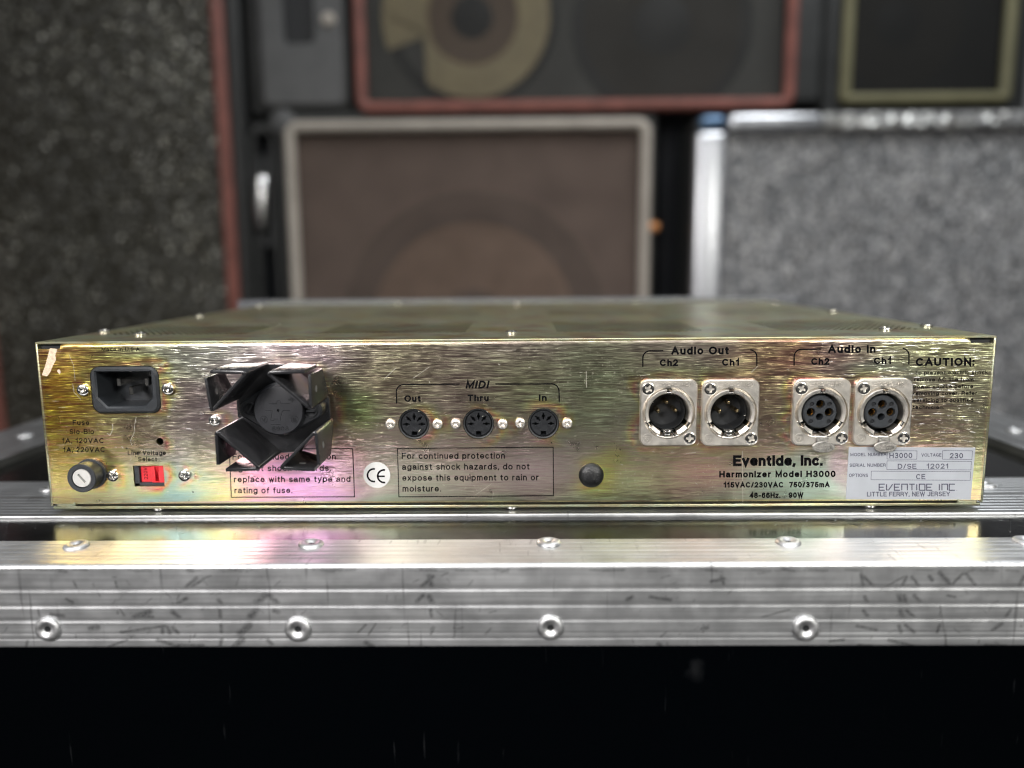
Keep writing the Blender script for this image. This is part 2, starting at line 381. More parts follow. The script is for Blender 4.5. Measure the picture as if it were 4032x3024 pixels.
def lathe(bm, prof, n=28, fr=None, cx=0, cy=0):
    """prof = [(radius, height)], revolved round the frame's w axis"""
    fr = fr or fr_top(0); rings = []
    for r, h in prof:
        if r < 1e-6: rings.append([bm.verts.new(fr(cx, cy, h))])
        else: rings.append([bm.verts.new(fr(cx+r*math.cos(2*PI*i/n), cy+r*math.sin(2*PI*i/n), h)) for i in range(n)])
    for a, b in zip(rings, rings[1:]):
        for i in range(n):
            j = (i+1) % n
            if len(a) == 1 and len(b) == 1: continue
            if len(a) == 1: bm.faces.new([a[0], b[j], b[i]])
            elif len(b) == 1: bm.faces.new([a[i], a[j], b[0]])
            else: bm.faces.new([a[i], a[j], b[j], b[i]])
    return bm
def fixn(bm): bmesh.ops.recalc_face_normals(bm, faces=bm.faces); return bm
def tube(bm, pts, r, closed=False, n=10):
    pts = [Vector(p) for p in pts]; k = len(pts); rings = []
    for i, p in enumerate(pts):
        a = pts[i-1] if (closed or i) else p; b = pts[(i+1) % k] if (closed or i < k-1) else p
        d = (b-a).normalized(); u = d.cross(Vector((0, 1, 0.001))).normalized(); v = d.cross(u)
        rings.append([bm.verts.new(p+u*r*math.cos(2*PI*j/n)+v*r*math.sin(2*PI*j/n)) for j in range(n)])
    for i in range(k if closed else k-1):
        a, b = rings[i], rings[(i+1) % k]
        for j in range(n): bm.faces.new([a[j], a[(j+1) % n], b[(j+1) % n], b[j]])
    if not closed:
        bm.faces.new(rings[0][::-1]); bm.faces.new(rings[-1])
    return bm
def BM(): return bmesh.new()

def screw_mesh(name, r, h, m, cross=True, n=36, dep=None, ang=0.35, flat=False):
    """pan head with a real cross recess, axis +w of the top frame (local)"""
    bm = BM(); dep = dep or r*0.35; rs = [0, .1, .18, .26, .34, .42, .5, .58, .66, .76, .86, .95, 1.0]; rings = []
    for q in rs:
        ring = []
        for i in range(n if q else 1):
            a = 2*PI*i/n; x, y = r*q*math.cos(a), r*q*math.sin(a)
            z = h*(0.55+0.45*math.sqrt(max(0, 1-(q*0.96)**2))) if not flat else h*(1.0-0.25*max(0, q-0.86)/0.14)
            if cross:
                xa = x*math.cos(ang)+y*math.sin(ang); ya = -x*math.sin(ang)+y*math.cos(ang)
                wd = r*0.17; ln = r*0.62
                ins = (abs(xa) < wd and abs(ya) < ln) or (abs(ya) < wd and abs(xa) < ln)
                if ins: z -= dep*(1-0.6*q/0.62)
            ring.append(bm.verts.new((x, y, z)))
        rings.append(ring)
    rings.append([bm.verts.new((r*math.cos(2*PI*i/n), r*math.sin(2*PI*i/n), 0)) for i in range(n)])
    for a, b in zip(rings, rings[1:]):
        for i in range(n):
            j = (i+1) % n
            if len(a) == 1: bm.faces.new([a[0], b[i], b[j]])
            else: bm.faces.new([a[i], b[i], b[j], a[j]])
    fixn(bm); bm.transform(Matrix.Scale(S, 4)); me = bpy.data.meshes.new(name); bm.to_mesh(me); bm.free(); me.materials.append(m)
    me.shade_smooth(); me.set_sharp_from_angle(angle=math.radians(40)); return me
SCR = screw_mesh('screw', 2.65, 1.9, M_STEEL); SCRS = screw_mesh('screw', 2.3, 1.6, M_NICKEL); SCRT = screw_mesh('screw', 3.0, 1.9, M_STEEL)
SCRX = screw_mesh('screw', 2.7, 0.5, M_STEEL, flat=True, dep=1.1)
FACE = (PI/2, 0, 0)                          # local +z -> world -y (towards the camera)

# text: a plain grotesque drawn stroke by stroke -------------------
def A_(cx, cy, rx, ry, a0, a1, n=9):
    return [(cx+rx*math.cos(math.radians(a0+(a1-a0)*i/n)), cy+ry*math.sin(math.radians(a0+(a1-a0)*i/n))) for i in range(n+1)]
def EL(cx, cy, rx, ry): return A_(cx, cy, rx, ry, 90, 450, 20)
Sg = A_(.29, .745, .26, .255, 25, 270, 9)+A_(.30, .25, .28, .25, 85, -155, 9)
GL = {
 'A': (.70, [[(0, 0), (.35, 1), (.70, 0)], [(.13, .34), (.57, .34)]]), 'B': (.58, [[(0, 0), (0, 1), (.3, 1)]+A_(.3, .76, .23, .24, 85, -90)+[(0, .52)], [(.28, .52)]+A_(.3, .26, .28, .26, 85, -90)+[(0, 0)]]),
 'C': (.68, [A_(.36, .5, .36, .5, 48, 312, 14)]), 'D': (.62, [[(0, 0), (0, 1), (.24, 1)]+A_(.24, .5, .38, .5, 85, -90, 12)+[(0, 0)]]), 'E': (.52, [[(.54, 1), (0, 1), (0, 0), (.56, 0)], [(0, .53), (.48, .53)]]),
 'F': (.48, [[(.5, 1), (0, 1), (0, 0)], [(0, .52), (.42, .52)]]), 'G': (.70, [A_(.37, .5, .37, .5, 45, 330, 14), [(.42, .46), (.72, .46), (.72, .04)]]), 'H': (.60, [[(0, 0), (0, 1)], [(.6, 0), (.6, 1)], [(0, .53), (.6, .53)]]),
 'I': (.0, [[(0, 0), (0, 1)]]), 'J': (.42, [[(.42, 1), (.42, .25)]+A_(.21, .25, .21, .25, 0, -170)]), 'L': (.46, [[(0, 1), (0, 0), (.46, 0)]]), 'M': (.72, [[(0, 0), (0, 1), (.36, .1), (.72, 1), (.72, 0)]]),
 'N': (.60, [[(0, 0), (0, 1), (.6, 0), (.6, 1)]]), 'O': (.76, [EL(.38, .5, .38, .5)]), 'P': (.54, [[(0, 0), (0, 1), (.3, 1)]+A_(.3, .73, .25, .27, 85, -90)+[(0, .46)]]), 'R': (.58, [[(0, 0), (0, 1), (.32, 1)]+A_(.32, .75, .24, .25, 85, -90)+[(0, .5)], [(.34, .48), (.56, .3), (.58, 0)]]),
 'S': (.58, [Sg]), 'T': (.60, [[(0, 1), (.6, 1)], [(.3, 1), (.3, 0)]]), 'U': (.58, [[(0, 1), (0, .3)]+A_(.29, .3, .29, .3, 180, 360, 10)+[(.58, 1)]]), 'V': (.64, [[(0, 1), (.32, 0), (.64, 1)]]), 'W': (.94, [[(0, 1), (.24, 0), (.47, .95), (.70, 0), (.94, 1)]]), 'Y': (.64, [[(0, 1), (.32, .45), (.64, 1)], [(.32, .45), (.32, 0)]]),
 'a': (.46, [A_(.23, .51, .2, .19, 165, 0, 6)+[(.43, .1), (.48, 0)], [(.43, .42), (.2, .38)]+A_(.17, .19, .17, .19, 95, 280, 7)+[(.43, .17)]]), 'b': (.48, [[(0, 0), (0, 1)], EL(.24, .35, .24, .35)]), 'c': (.44, [A_(.24, .35, .24, .35, 48, 312, 10)]), 'd': (.48, [[(.48, 0), (.48, 1)], EL(.24, .35, .24, .35)]),
 'e': (.48, [[(.02, .37), (.48, .37)]+A_(.24, .36, .24, .34, 0, 318, 14)]), 'f': (.24, [[(.1, 0), (.1, .8)]+A_(.25, .83, .15, .17, 180, 95, 5), [(0, .68), (.24, .68)]]), 'g': (.48, [EL(.24, .36, .24, .34), [(.48, .7), (.48, -.02)]+A_(.24, -.05, .24, .2, 0, -155, 7)]), 'h': (.42, [[(0, 0), (0, 1)], [(0, .4)]+A_(.21, .45, .21, .25, 170, 0, 7)+[(.42, 0)]]),
 'i': (0, [[(0, 0), (0, .7)], [(0, .965), (0, 1.0)]]), 'j': (0, [[(0, -.2), (0, .7)]]), 'k': (.42, [[(0, 0), (0, 1)], [(.38, .7), (.02, .3)], [(.14, .42), (.42, 0)]]), 'l': (0, [[(0, 0), (0, 1)]]), 'm': (.72, [[(0, 0), (0, .7)], [(0, .42)]+A_(.18, .5, .18, .2, 165, 0, 6)+[(.36, 0)], [(.36, .42)]+A_(.54, .5, .18, .2, 165, 0, 6)+[(.72, 0)]]),
 'n': (.42, [[(0, 0), (0, .7)], [(0, .4)]+A_(.21, .45, .21, .25, 170, 0, 7)+[(.42, 0)]]), 'o': (.5, [EL(.25, .35, .25, .35)]), 'p': (.48, [[(0, -.27), (0, .7)], EL(.24, .35, .24, .35)]), 'q': (.48, [[(.48, -.27), (.48, .7)], EL(.24, .35, .24, .35)]), 'r': (.24, [[(0, 0), (0, .7)], [(0, .42)]+A_(.22, .44, .22, .25, 170, 88, 5)]),
 's': (.42, [[(x*.74, y*.70) for x, y in Sg]]), 't': (.24, [[(.1, .9), (.1, .13)]+A_(.22, .13, .12, .13, 185, 275, 4), [(0, .68), (.24, .68)]]), 'u': (.42, [[(0, .7), (0, .25)]+A_(.21, .25, .21, .25, 180, 350, 7), [(.42, 0), (.42, .7)]]), 'v': (.44, [[(0, .7), (.22, 0), (.44, .7)]]), 'w': (.68, [[(0, .7), (.17, 0), (.34, .66), (.51, 0), (.68, .7)]]),
 'x': (.42, [[(0, .7), (.42, 0)], [(0, 0), (.42, .7)]]), 'y': (.44, [[(0, .7), (.22, .02)], [(.44, .7), (.2, -.1), (.02, -.25)]]), 'z': (.40, [[(0, .7), (.4, .7), (0, 0), (.4, 0)]]),
 '0': (.50, [EL(.25, .5, .25, .5)]), '1': (.30, [[(0, .76), (.16, .82), (.24, 1), (.24, 0)]]), '2': (.50, [A_(.25, .73, .24, .27, 170, -25, 9)+[(.30, .36), (0, 0), (.5, 0)]]), '3': (.50, [A_(.25, .755, .22, .245, 155, -85, 8)+[(.2, .52)], [(.22, .52)]+A_(.25, .26, .25, .26, 85, -155, 9)]), '4': (.52, [[(.40, 0), (.40, 1), (0, .3), (.54, .3)]]),
 '5': (.50, [[(.46, 1), (.09, 1), (.03, .5)]+A_(.25, .31, .25, .31, 135, -155, 10)]), '6': (.50, [A_(.27, .58, .26, .42, 45, 180, 7)+[(.0, .32)], EL(.25, .31, .25, .31)]), '7': (.48, [[(0, 1), (.48, 1), (.18, 0)]]), '8': (.50, [EL(.25, .76, .21, .24), EL(.25, .26, .25, .26)]), '9': (.50, [A_(.24, .42, .26, .42, -135, 0, 7)+[(.5, .68)], EL(.25, .69, .25, .31)]),
 '.': (0, [[(0, 0), (0, .02)]]), ',': (0, [[(.02, .03), (-.03, -.14)]]), '-': (.26, [[(0, .36), (.26, .36)]]), '/': (.30, [[(0, 0), (.30, 1)]]), ':': (0, [[(0, 0), (0, .02)], [(0, .66), (0, .68)]]), ' ': (.12, [])}
def lay(s, wt, track=1.0):
    """centre lines of a line of text, capitals 1 high"""
    hw = wt/2; x = 0.0; out = []; gap = (0.15+wt)*track
    for ch in s:
        wd, pl = GL[ch]
        for k, p in enumerate(pl): out.append((k, [(x+a, hw+b*(1-wt)) for a, b in p]))
        x += wd+gap
    return out
def sqcap(P, e):
    P = [Vector(p) for p in P]
    if (P[0]-P[-1]).length < 1e-6: return P[:-1], True
    d0 = (P[0]-P[1]); d1 = (P[-1]-P[-2])
    if d0.length > 1e-9: P[0] = P[0]+d0.normalized()*e
    if d1.length > 1e-9: P[-1] = P[-1]+d1.normalized()*e
    return P, False
def put_text(dst, s, x0, x1, base, cap, Y=0.0, off=0.06, wt=0.165, shear=0.0, track=1.0, tilt=-0.0035):
    """set s so its ink runs px x0..x1 with its baseline at py=base and capitals cap px tall, on plane y=Y"""
    L = lay(s, wt, track); xs = [p[0]+shear*p[1] for _, q in L for p in q]; a, b = min(xs), max(xs)
    hw = wt*cap/2; mm = abs(UN(x0, base, Y)[1]-UN(x0, base-cap, Y)[1])
    for k, q in L:
        P = []
        for (u, v) in q:
            px = x0+hw+(x1-x0-2*hw)*(u+shear*v-a)/max(1e-6, b-a); P.append(UN(px, base-v*cap+tilt*(px-(x0+x1)/2), Y-off))
        P, cl_ = sqcap(P, wt*mm*0.46); stroke(dst, [tuple(p) for p in P], wt*mm, -(off)+Y-0.012*k, cl_)
def put_text_mm(dst, s, cx, cz, wd, ht, Y, wt=0.13, ang=0.0, emb=0.0):
    L = lay(s, wt); xs = [p[0] for _, q in L for p in q]; ax, bx = min(xs), max(xs); c, s_ = math.cos(ang), math.sin(ang); q2 = BM(); hw = wt*ht/2
    for k, q in L:
        P = []
        for (u, v) in q:
            uu = ((u-ax)/max(1e-6, bx-ax)-0.5)*(wd-2*hw); vv = (v-0.5)*ht; P.append((cx+uu*c-vv*s_, cz+uu*s_+vv*c))
        P, cl_ = sqcap(P, wt*ht*0.46); stroke(q2, [tuple(p) for p in P], wt*ht, Y-0.012*k, cl_)
    if emb:
        r = bmesh.ops.extrude_face_region(q2, geom=list(q2.faces))
        for v in [g for g in r['geom'] if isinstance(g, bmesh.types.BMVert)]: v.co.y -= emb
        fixn(q2)
    me = bpy.data.meshes.new('x'); q2.to_mesh(me); q2.free(); dst.from_mesh(me); bpy.data.meshes.remove(me)
def stroke(dst, pts, wd, Y=-0.06, closed=False):
    """flat printed line through (x,z) points in mm"""
    P = [Vector(p) for p in pts]; k = len(P); L = []; R_ = []
    for i, p in enumerate(P):
        a = P[i-1] if (closed or i) else p; b = P[(i+1) % k] if (closed or i < k-1) else p
        d1 = (p-a).normalized() if (p-a).length > 1e-6 else (b-p).normalized(); d2 = (b-p).normalized() if (b-p).length > 1e-6 else d1
        n1 = Vector((-d1.y, d1.x)); n2 = Vector((-d2.y, d2.x)); n = (n1+n2).normalized(); m_ = wd/2/max(0.3, n.dot(n1))
        L.append(dst.verts.new((p.x+n.x*m_, Y, p.y+n.y*m_))); R_.append(dst.verts.new((p.x-n.x*m_, Y, p.y-n.y*m_)))
    for i in range(k if closed else k-1):
        j = (i+1) % k; dst.faces.new([L[i], R_[i], R_[j], L[j]])
def upx(pts, Y=0.0): return [UN(a, b, Y) for a, b in pts]

# ================================================================== THE RACK UNIT
X0, X1, H, DEP = -216.0, 216.0, 77.3, 334.0
unit = thing('rack_effects_unit', 'gold chromate 2U rack effects processor seen from its rear panel, lying on the flight case', 'rack unit')

def cpx(px, py, Y=0.0): return UN(px, py, Y)
# features cut into the rear panel
INL = (cpx(494, 1535.5), 31.6, 22.0)         # mains inlet
SW = [UN(529.7, 1915.3), UN(642.4, 1833.7)]
HOLE = cpx(629.4, 1738); MIDI = [cpx(1629.5, 1670.2), cpx(1884, 1668.8), cpx(2139.8, 1668)]
XLR = [cpx(2629.8, 1623), cpx(2872, 1623.8), cpx(3227.8, 1621.7), cpx(3470.8, 1621.7)]
FUSE = cpx(320.9, 1883.7, -9); BUT = cpx(2328, 1871); HS = cpx(1129, 1600)
ix, iz = INL[0]
inlet_cut = rrect(ix-15.8, iz-11, ix+15.8, iz+11, [4.6, 4.2, 4.6, 4.6])
sw_cut = [(SW[0][0], SW[0][1]), (SW[1][0], SW[0][1]), (SW[1][0], SW[1][1]), (SW[0][0], SW[1][1])]
PZ0, PZ1 = 1.6, 75.2
slots = [[(-214.4, 74.2), (-204.6, 74.2), (-204.6, 76.0), (-214.4, 76.0)],
         [(204.4, 74.2), (214.4, 74.2), (214.4, 76.0), (204.4, 76.0)]]
holes = [inlet_cut, sw_cut, circ(*HOLE, 1.65, 20)] + [circ(*c, 7.15, 36) for c in MIDI] + [circ(*c, 9.9, 28) for c in XLR]
VMAX = PZ1+2.0
outline = [(-214.6, PZ0), (214.6, PZ0), (214.6, 74.2), (204.4, 74.2), (204.4, VMAX), (-204.6, VMAX), (-204.6, 74.2), (-214.6, 74.2)]
ex = []
for gx in np.arange(-213, 214, 2.0):
    for gz in list(np.arange(PZ0+1, PZ1, 2.0))+[PZ1, PZ1+0.5, PZ1+1.0, PZ1+1.5]:
        if gz > 73.7 and (gx < -203.5 or gx > 203.4): continue
        if any(abs(gx-h[0])+abs(gz-h[1]) < 0.3 for h in MIDI): continue
        ex.append((float(gx)+(0.0 if gz >= PZ1 else float(rng.uniform(-.3, .3))), float(gz)))
vs, fs = cdt(outline, holes, ex)
bm = BM(); cl = bm.verts.layers.float_color.new('film'); bvs = []; R0 = 2.0*2/PI
for v in vs:
    x, z = v[0], v[1]
    if z > PZ1:
        t = (z-PZ1)/R0; bvs.append(bm.verts.new((x, R0-R0*math.cos(t), PZ1+R0*math.sin(t))))
    else: bvs.append(bm.verts.new((x, 0, z)))
for f in fs: bm.faces.new([bvs[i] for i in f])
# the iridescent film colour, per vertex
LIN = lambda c: tuple(c)
BASE = np.array([0.57, 0.50, 0.43])
blobs = [  # px, py, sx, sy, colour, weight
 (215, 1560, 95, 170, (0.72, 0.38, 0.13), 1.6), (200, 1400, 80, 45, (0.72, 0.42, 0.34), 0.9), (400, 1460, 190, 110, (0.66, 0.56, 0.24), 1.0), (330, 1700, 160, 120, (0.66, 0.52, 0.22), 1.2),
 (230, 1860, 130, 120, (0.62, 0.54, 0.22), 1.2), (160, 1600, 14, 300, (0.46, 0.50, 0.28), 1.2), (230, 1975, 90, 25, (0.60, 0.46, 0.34), 0.8),
 (470, 1940, 120, 50, (0.52, 0.56, 0.36), 1.0), (560, 1690, 120, 80, (0.58, 0.48, 0.42), 1.2), (690, 1920, 90, 70, (0.38, 0.66, 0.60), 1.6),
 (640, 1980, 70, 20, (0.40, 0.50, 0.60), 0.9), (850, 1880, 70, 90, (0.74, 0.84, 0.36), 1.6), (900, 1950, 60, 40, (0.90, 0.80, 0.26), 1.2),
 (740, 1420, 140, 50, (0.60, 0.68, 0.56), 1.1), (950, 1390, 160, 40, (0.70, 0.66, 0.62), 1.0), (1120, 1430, 160, 60, (0.78, 0.60, 0.68), 1.2),
 (820, 1620, 100, 110, (0.66, 0.56, 0.58), 1.1), (740, 1780, 70, 80, (0.62, 0.62, 0.52), 0.9), (760, 1840, 80, 60, (0.74, 0.58, 0.60), 0.8), (1010, 1850, 100, 130, (0.95, 0.50, 0.62), 2.2), (1190, 1920, 100, 80, (0.84, 0.50, 0.80), 1.8),
 (1330, 1750, 60, 120, (0.72, 0.50, 0.44), 1.0), (1310, 1990, 200, 20, (0.60, 0.70, 0.56), 1.0), (1385, 1620, 45, 60, (0.34, 0.46, 0.18), 1.4), (1370, 1480, 50, 60, (0.42, 0.42, 0.30), 0.9),
 (1500, 1480, 120, 90, (0.50, 0.44, 0.30), 0.7), (1700, 1430, 120, 50, (0.46, 0.40, 0.32), 0.7), (2060, 1540, 100, 60, (0.42, 0.44, 0.27), 0.9), (2350, 1560, 90, 120, (0.42, 0.46, 0.30), 1.0),
 (1700, 1780, 160, 60, (0.54, 0.44, 0.38), 0.6), (2380, 1880, 40, 50, (0.76, 0.72, 0.16), 1.6), (2470, 1930, 120, 60, (0.56, 0.58, 0.34), 1.0),
 (2600, 1820, 120, 50, (0.50, 0.42, 0.28), 0.8), (2830, 1780, 140, 40, (0.50, 0.38, 0.28), 0.8), (2900, 1960, 180, 40, (0.46, 0.48, 0.38), 0.8), (2760, 1890, 90, 60, (0.66, 0.42, 0.36), 1.0), (3100, 1900, 80, 60, (0.44, 0.56, 0.46), 1.0), (2150, 1850, 120, 80, (0.56, 0.46, 0.44), 0.8), (1850, 1600, 120, 90, (0.52, 0.42, 0.36), 0.8), (1650, 1880, 90, 60, (0.48, 0.50, 0.40), 0.7),
 (3240, 1930, 70, 50, (0.52, 0.66, 0.56), 1.2), (3310, 1880, 30, 60, (0.60, 0.44, 0.50), 0.8), (3040, 1450, 90, 90, (0.48, 0.34, 0.24), 1.2), (3140, 1400, 60, 60, (0.54, 0.30, 0.22), 1.0),
 (3250, 1450, 90, 80, (0.44, 0.30, 0.28), 1.2), (2620, 1470, 130, 40, (0.44, 0.42, 0.30), 0.8), (3050, 1650, 60, 100, (0.44, 0.34, 0.26), 0.9), (3500, 1470, 120, 40, (0.62, 0.66, 0.56), 0.9),
 (3750, 1400, 150, 60, (0.74, 0.72, 0.46), 1.0), (3740, 1640, 130, 120, (0.52, 0.42, 0.33), 0.9), (3850, 1500, 60, 130, (0.60, 0.60, 0.42), 0.9), (3640, 1720, 80, 40, (0.56, 0.44, 0.30), 0.8),
 (3850, 1900, 30, 80, (0.82, 0.82, 0.40), 1.4), (3835, 1960, 30, 25, (0.90, 0.62, 0.44), 1.2), (3860, 1760, 30, 60, (0.62, 0.66, 0.40), 1.0), (2000, 1985, 900, 14, (0.42, 0.48, 0.34), 1.0), (3500, 1985, 300, 12, (0.62, 0.80, 0.44), 1.2)]
V = np.array([[v[0], v[1]] for v in vs])
acc = np.zeros((len(V), 3)); wt = np.zeros(len(V))
lowf = np.zeros(len(V))
for k in range(14):
    a = rng.uniform(0, 2*PI); fr_ = rng.uniform(0.03, 0.16); lowf += np.sin((V[:, 0]*math.cos(a)*0.6+V[:, 1]*math.sin(a)*1.8)*fr_+rng.uniform(0, 6))
Vw = V+np.c_[np.sin(V[:, 1]*0.21+lowf)*3.0, np.sin(V[:, 0]*0.11+lowf*0.8)*1.6]
for (px, py, sx, sy, c, wgt) in blobs:
    bx_, bz_ = UN(px, py); e = np.exp(-0.5*(((Vw[:, 0]-bx_)/(sx/8.65))**2+((Vw[:, 1]-bz_)/(sy/8.65))**2))*wgt
    acc += e[:, None]*np.array(c); wt += e
w0 = 0.28; colr = (acc+BASE*w0)/(wt+w0)[:, None]
# interference rings where the plating pooled round each cut-out and fixing
STOPS = [(0.0, (0.78, 0.34, 0.30)), (1.0, (0.84, 0.52, 0.26)), (2.2, (0.76, 0.72, 0.26)), (3.8, (0.46, 0.58, 0.30)), (5.4, (0.46, 0.50, 0.44))]
def halo(d, amp, mask):
    global colr
    hc = np.stack([np.interp(d, [s[0] for s in STOPS], [s[1][k] for s in STOPS]) for k in range(3)], 1)
    f = (np.clip(1-d/6.5, 0, 1)**1.2*amp*mask*(d >= -0.5))[:, None]; colr = colr*(1-f)+hc*f
def side(cx, cz, a): return np.clip(0.55+0.6*((Vw[:, 0]-cx)*math.cos(a)+(Vw[:, 1]-cz)*math.sin(a))/(np.hypot(Vw[:, 0]-cx, Vw[:, 1]-cz)+1e-3), 0.05, 1)
for c in MIDI: halo(np.hypot(Vw[:, 0]-c[0], Vw[:, 1]-c[1])-7.1, 0.75, side(*c, 0.3))
for p_, r_, a_, k_ in ((cpx(443.7, 1874), 2.4, 0, 0.9), (cpx(726, 1873), 2.4, 0, 0.8), (BUT, 5.6, 0, 0.8), (cpx(326, 1535), 2.4, 0.5, 0.8), (cpx(661, 1531), 2.4, 0, 0.8), (HOLE, 1.6, 0.3, 0.8), (cpx(340, 1870), 6.0, 0.0, 0.9), (cpx(845, 1656), 2.4, -0.2, 0.6), (HS, 22, 0.1, 0.5),
                   (cpx(1722, 1671), 2, 0, .5), (cpx(1979, 1671), 2, 0, .5), (cpx(2234, 1668), 2, 0, .5)):
    halo(np.hypot(Vw[:, 0]-p_[0], Vw[:, 1]-p_[1])-r_, k_, side(*p_, a_))
def rdist(cx, cz, hw, hh):
    dx = np.abs(Vw[:, 0]-cx)-hw; dz = np.abs(Vw[:, 1]-cz)-hh; return np.hypot(np.maximum(dx, 0), np.maximum(dz, 0))+np.minimum(np.maximum(dx, dz), 0)
halo(rdist(ix, iz, 15.8, 11), 0.8, side(ix, iz, 0.2)); scx = (SW[0][0]+SW[1][0])/2; scz = (SW[0][1]+SW[1][1])/2
halo(rdist(scx, scz, 6.4, 4.7), 0.85, side(scx, scz, -0.3)+0.3)
for c in XLR: halo(rdist(c[0], c[1], 13, 15), 0.5, side(*c, 3.0))
colr = np.clip(colr, 0.02, 0.95)
for v, c in zip(bvs, colr): v[cl] = (*c, 1)
# panel edges of the cut-outs
for h in holes:
    a = [bm.verts.new((p[0], 0, p[1])) for p in h]; b = [bm.verts.new((p[0], 1.6, p[1])) for p in h]
    for v in a+b: v[cl] = (0.85, 0.75, 0.40, 1)
    for i in range(len(h)): bm.faces.new([a[i], b[i], b[(i+1) % len(h)], a[(i+1) % len(h)]])
rear = meshobj('rear_panel', bm, M_PANEL, unit, smooth=50)
# flip faces if they look inward
if sum(p.normal.y for p in rear.data.polygons[:400]) > 0: rear.data.flip_normals()

# body: cover (top, sides), bottom rim
VENTS = [(-205, -130), (-98, -22), (20, 96), (128, 203)]; VY = [(36, 104), (160, 228)]
vent_rects = [(a, b, c, d) for a, b in VENTS for c, d in VY]
bm = BM()
th = [[(a, c), (b, c), (b, d), (a, d)] for a, b, c, d in vent_rects]
plate(bm, fr_top(H-1.0), [(X0+0.6, 1.5), (X1-0.6, 1.5), (X1-0.6, DEP-2), (X0+0.6, DEP-2)], th, 0, 1.0, back=False)
fixn(bm); cover = meshobj('top_cover', bm, M_COVER, unit, smooth=0)
# perforated fields: staggered round holes, real openings
bm = BM(); PIT = 3.3; RH = 0.98
for (a, b, c, d) in vent_rects:
    far = c > 150; PI_X = PIT if not far else 4.2; rh = RH if not far else 0.95
    ny = max(1, round((d-c)/(PI_X*0.866))); dy = (d-c)/ny; nx = int((b-a)/PI_X)-1; dx = PI_X
    for j in range(ny):
        sh = (b-a-nx*dx)/2+(0.5*dx-dx/4 if j % 2 else -dx/4); y0 = c+j*dy
        for e0, e1 in ((a, a+sh), (a+sh+nx*dx, b)):
            q = [bm.verts.new(p) for p in ((e0, y0, H), (e1, y0, H), (e1, y0+dy, H), (e0, y0+dy, H))]; bm.faces.new(q)
        for i in range(nx):
            x0 = a+sh+i*dx; cx, cy = x0+dx/2, y0+dy/2
            outer = []; inner = []; nn = 12
            for k in range(nn):
                t = 2*PI*k/nn+PI/12; ux, uy = math.cos(t), math.sin(t); s_ = min(dx/2/abs(ux) if abs(ux) > 1e-6 else 1e9, dy/2/abs(uy) if abs(uy) > 1e-6 else 1e9)
                inner.append(bm.verts.new((cx+rh*ux, cy+rh*uy, H))); outer.append(bm.verts.new((cx+ux*s_, cy+uy*s_, H)))
            crn = {}
            for k in range(nn):
                k2 = (k+1) % nn; o1, o2 = outer[k], outer[k2]
                if abs(o1.co.x-o2.co.x) > 1e-4 and abs(o1.co.y-o2.co.y) > 1e-4:
                    cxn = o1.co.x if abs(abs(o1.co.x-cx)-dx/2) < 1e-4 else o2.co.x; cyn = o1.co.y if abs(abs(o1.co.y-cy)-dy/2) < 1e-4 else o2.co.y
                    bm.faces.new([o1, bm.verts.new((cxn, cyn, H)), o2, inner[k2], inner[k]])
                else: bm.faces.new([o1, o2, inner[k2], inner[k]])
perf = meshobj('perforated_vent', bm, M_COVER, unit, smooth=0, kind='stuff')
# cover lips and sheet edges
bm = BM()
box(bm, X0, X1, 0.2, 4.0, H-1.1, H-0.02, 0.3)                       # front edge of the cover over the panel
box(bm, X0, X0+1.3, 0.25, DEP-2, 0.4, H-0.2, 0.45, 2); box(bm, X1-1.3, X1, 0.25, DEP-2, 0.4, H-0.2, 0.45, 2)
meshobj('cover_lip', bm, M_RIM, unit)
bm = BM()
box(bm, X0+1.4, X1-1.4, -0.15, DEP-2, -0.9, 0.35, 0.3, 2)
box(bm, X0+3.2, -204.0, -0.3, 2.0, 0.45, 1.45, 0.25); box(bm, 204.0, X1-3.2, -0.3, 2.0, 0.45, 1.45, 0.25)
box(bm, -204.9, -203.9, -0.3, 2.0, 0.45, 2.3, 0.2); box(bm, 203.9, 204.9, -0.3, 2.0, 0.45, 2.3, 0.2)
meshobj('bottom_tray', bm, M_RIM, unit)
bm = BM()                                     # black sheets added behind the slots for the shade inside
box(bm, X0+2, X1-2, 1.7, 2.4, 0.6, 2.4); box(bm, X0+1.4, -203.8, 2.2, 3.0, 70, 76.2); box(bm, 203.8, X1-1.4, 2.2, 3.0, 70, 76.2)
meshobj('slot_shade_backing', bm, M_BLACKMAT, unit, smooth=0)
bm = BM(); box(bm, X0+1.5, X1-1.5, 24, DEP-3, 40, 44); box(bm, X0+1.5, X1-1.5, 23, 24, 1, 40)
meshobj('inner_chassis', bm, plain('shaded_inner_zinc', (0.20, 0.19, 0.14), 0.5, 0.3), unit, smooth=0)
bm = BM(); box(bm, -241.3, 241.3, DEP-2, DEP+1.5, -4+5, H+3.5, 0.5)
meshobj('front_faceplate', bm, M_FACEPL, unit, label='blue-grey front plate with rack ears at the far side')
# screws on the cover, sides and bottom
for x, y in ((-181, 28), (-0.5, 24), (179, 28), (-208, 46), (208, 47), (-208, 168), (208, 168), (-208, 288), (208, 288), (0, 296), (-100, 322), (100, 322)):
    inst('cover_screw', SCRT, unit, (x, min(y, 318) if abs(x) < 205 else y, H), (0, 0, random.uniform(0, 3)))
for sx_ in (-1, 1):
    for z in (64, 14): inst('side_screw', SCRT, unit, (sx_*216.0, 14, z), (0, sx_*PI/2, 0))
for px in (610, 2015, 3440):
    x = UN(px, 2004)[0]; inst('bottom_screw', SCRT, unit, (x, 4.5, -0.9), (PI, 0, 0))
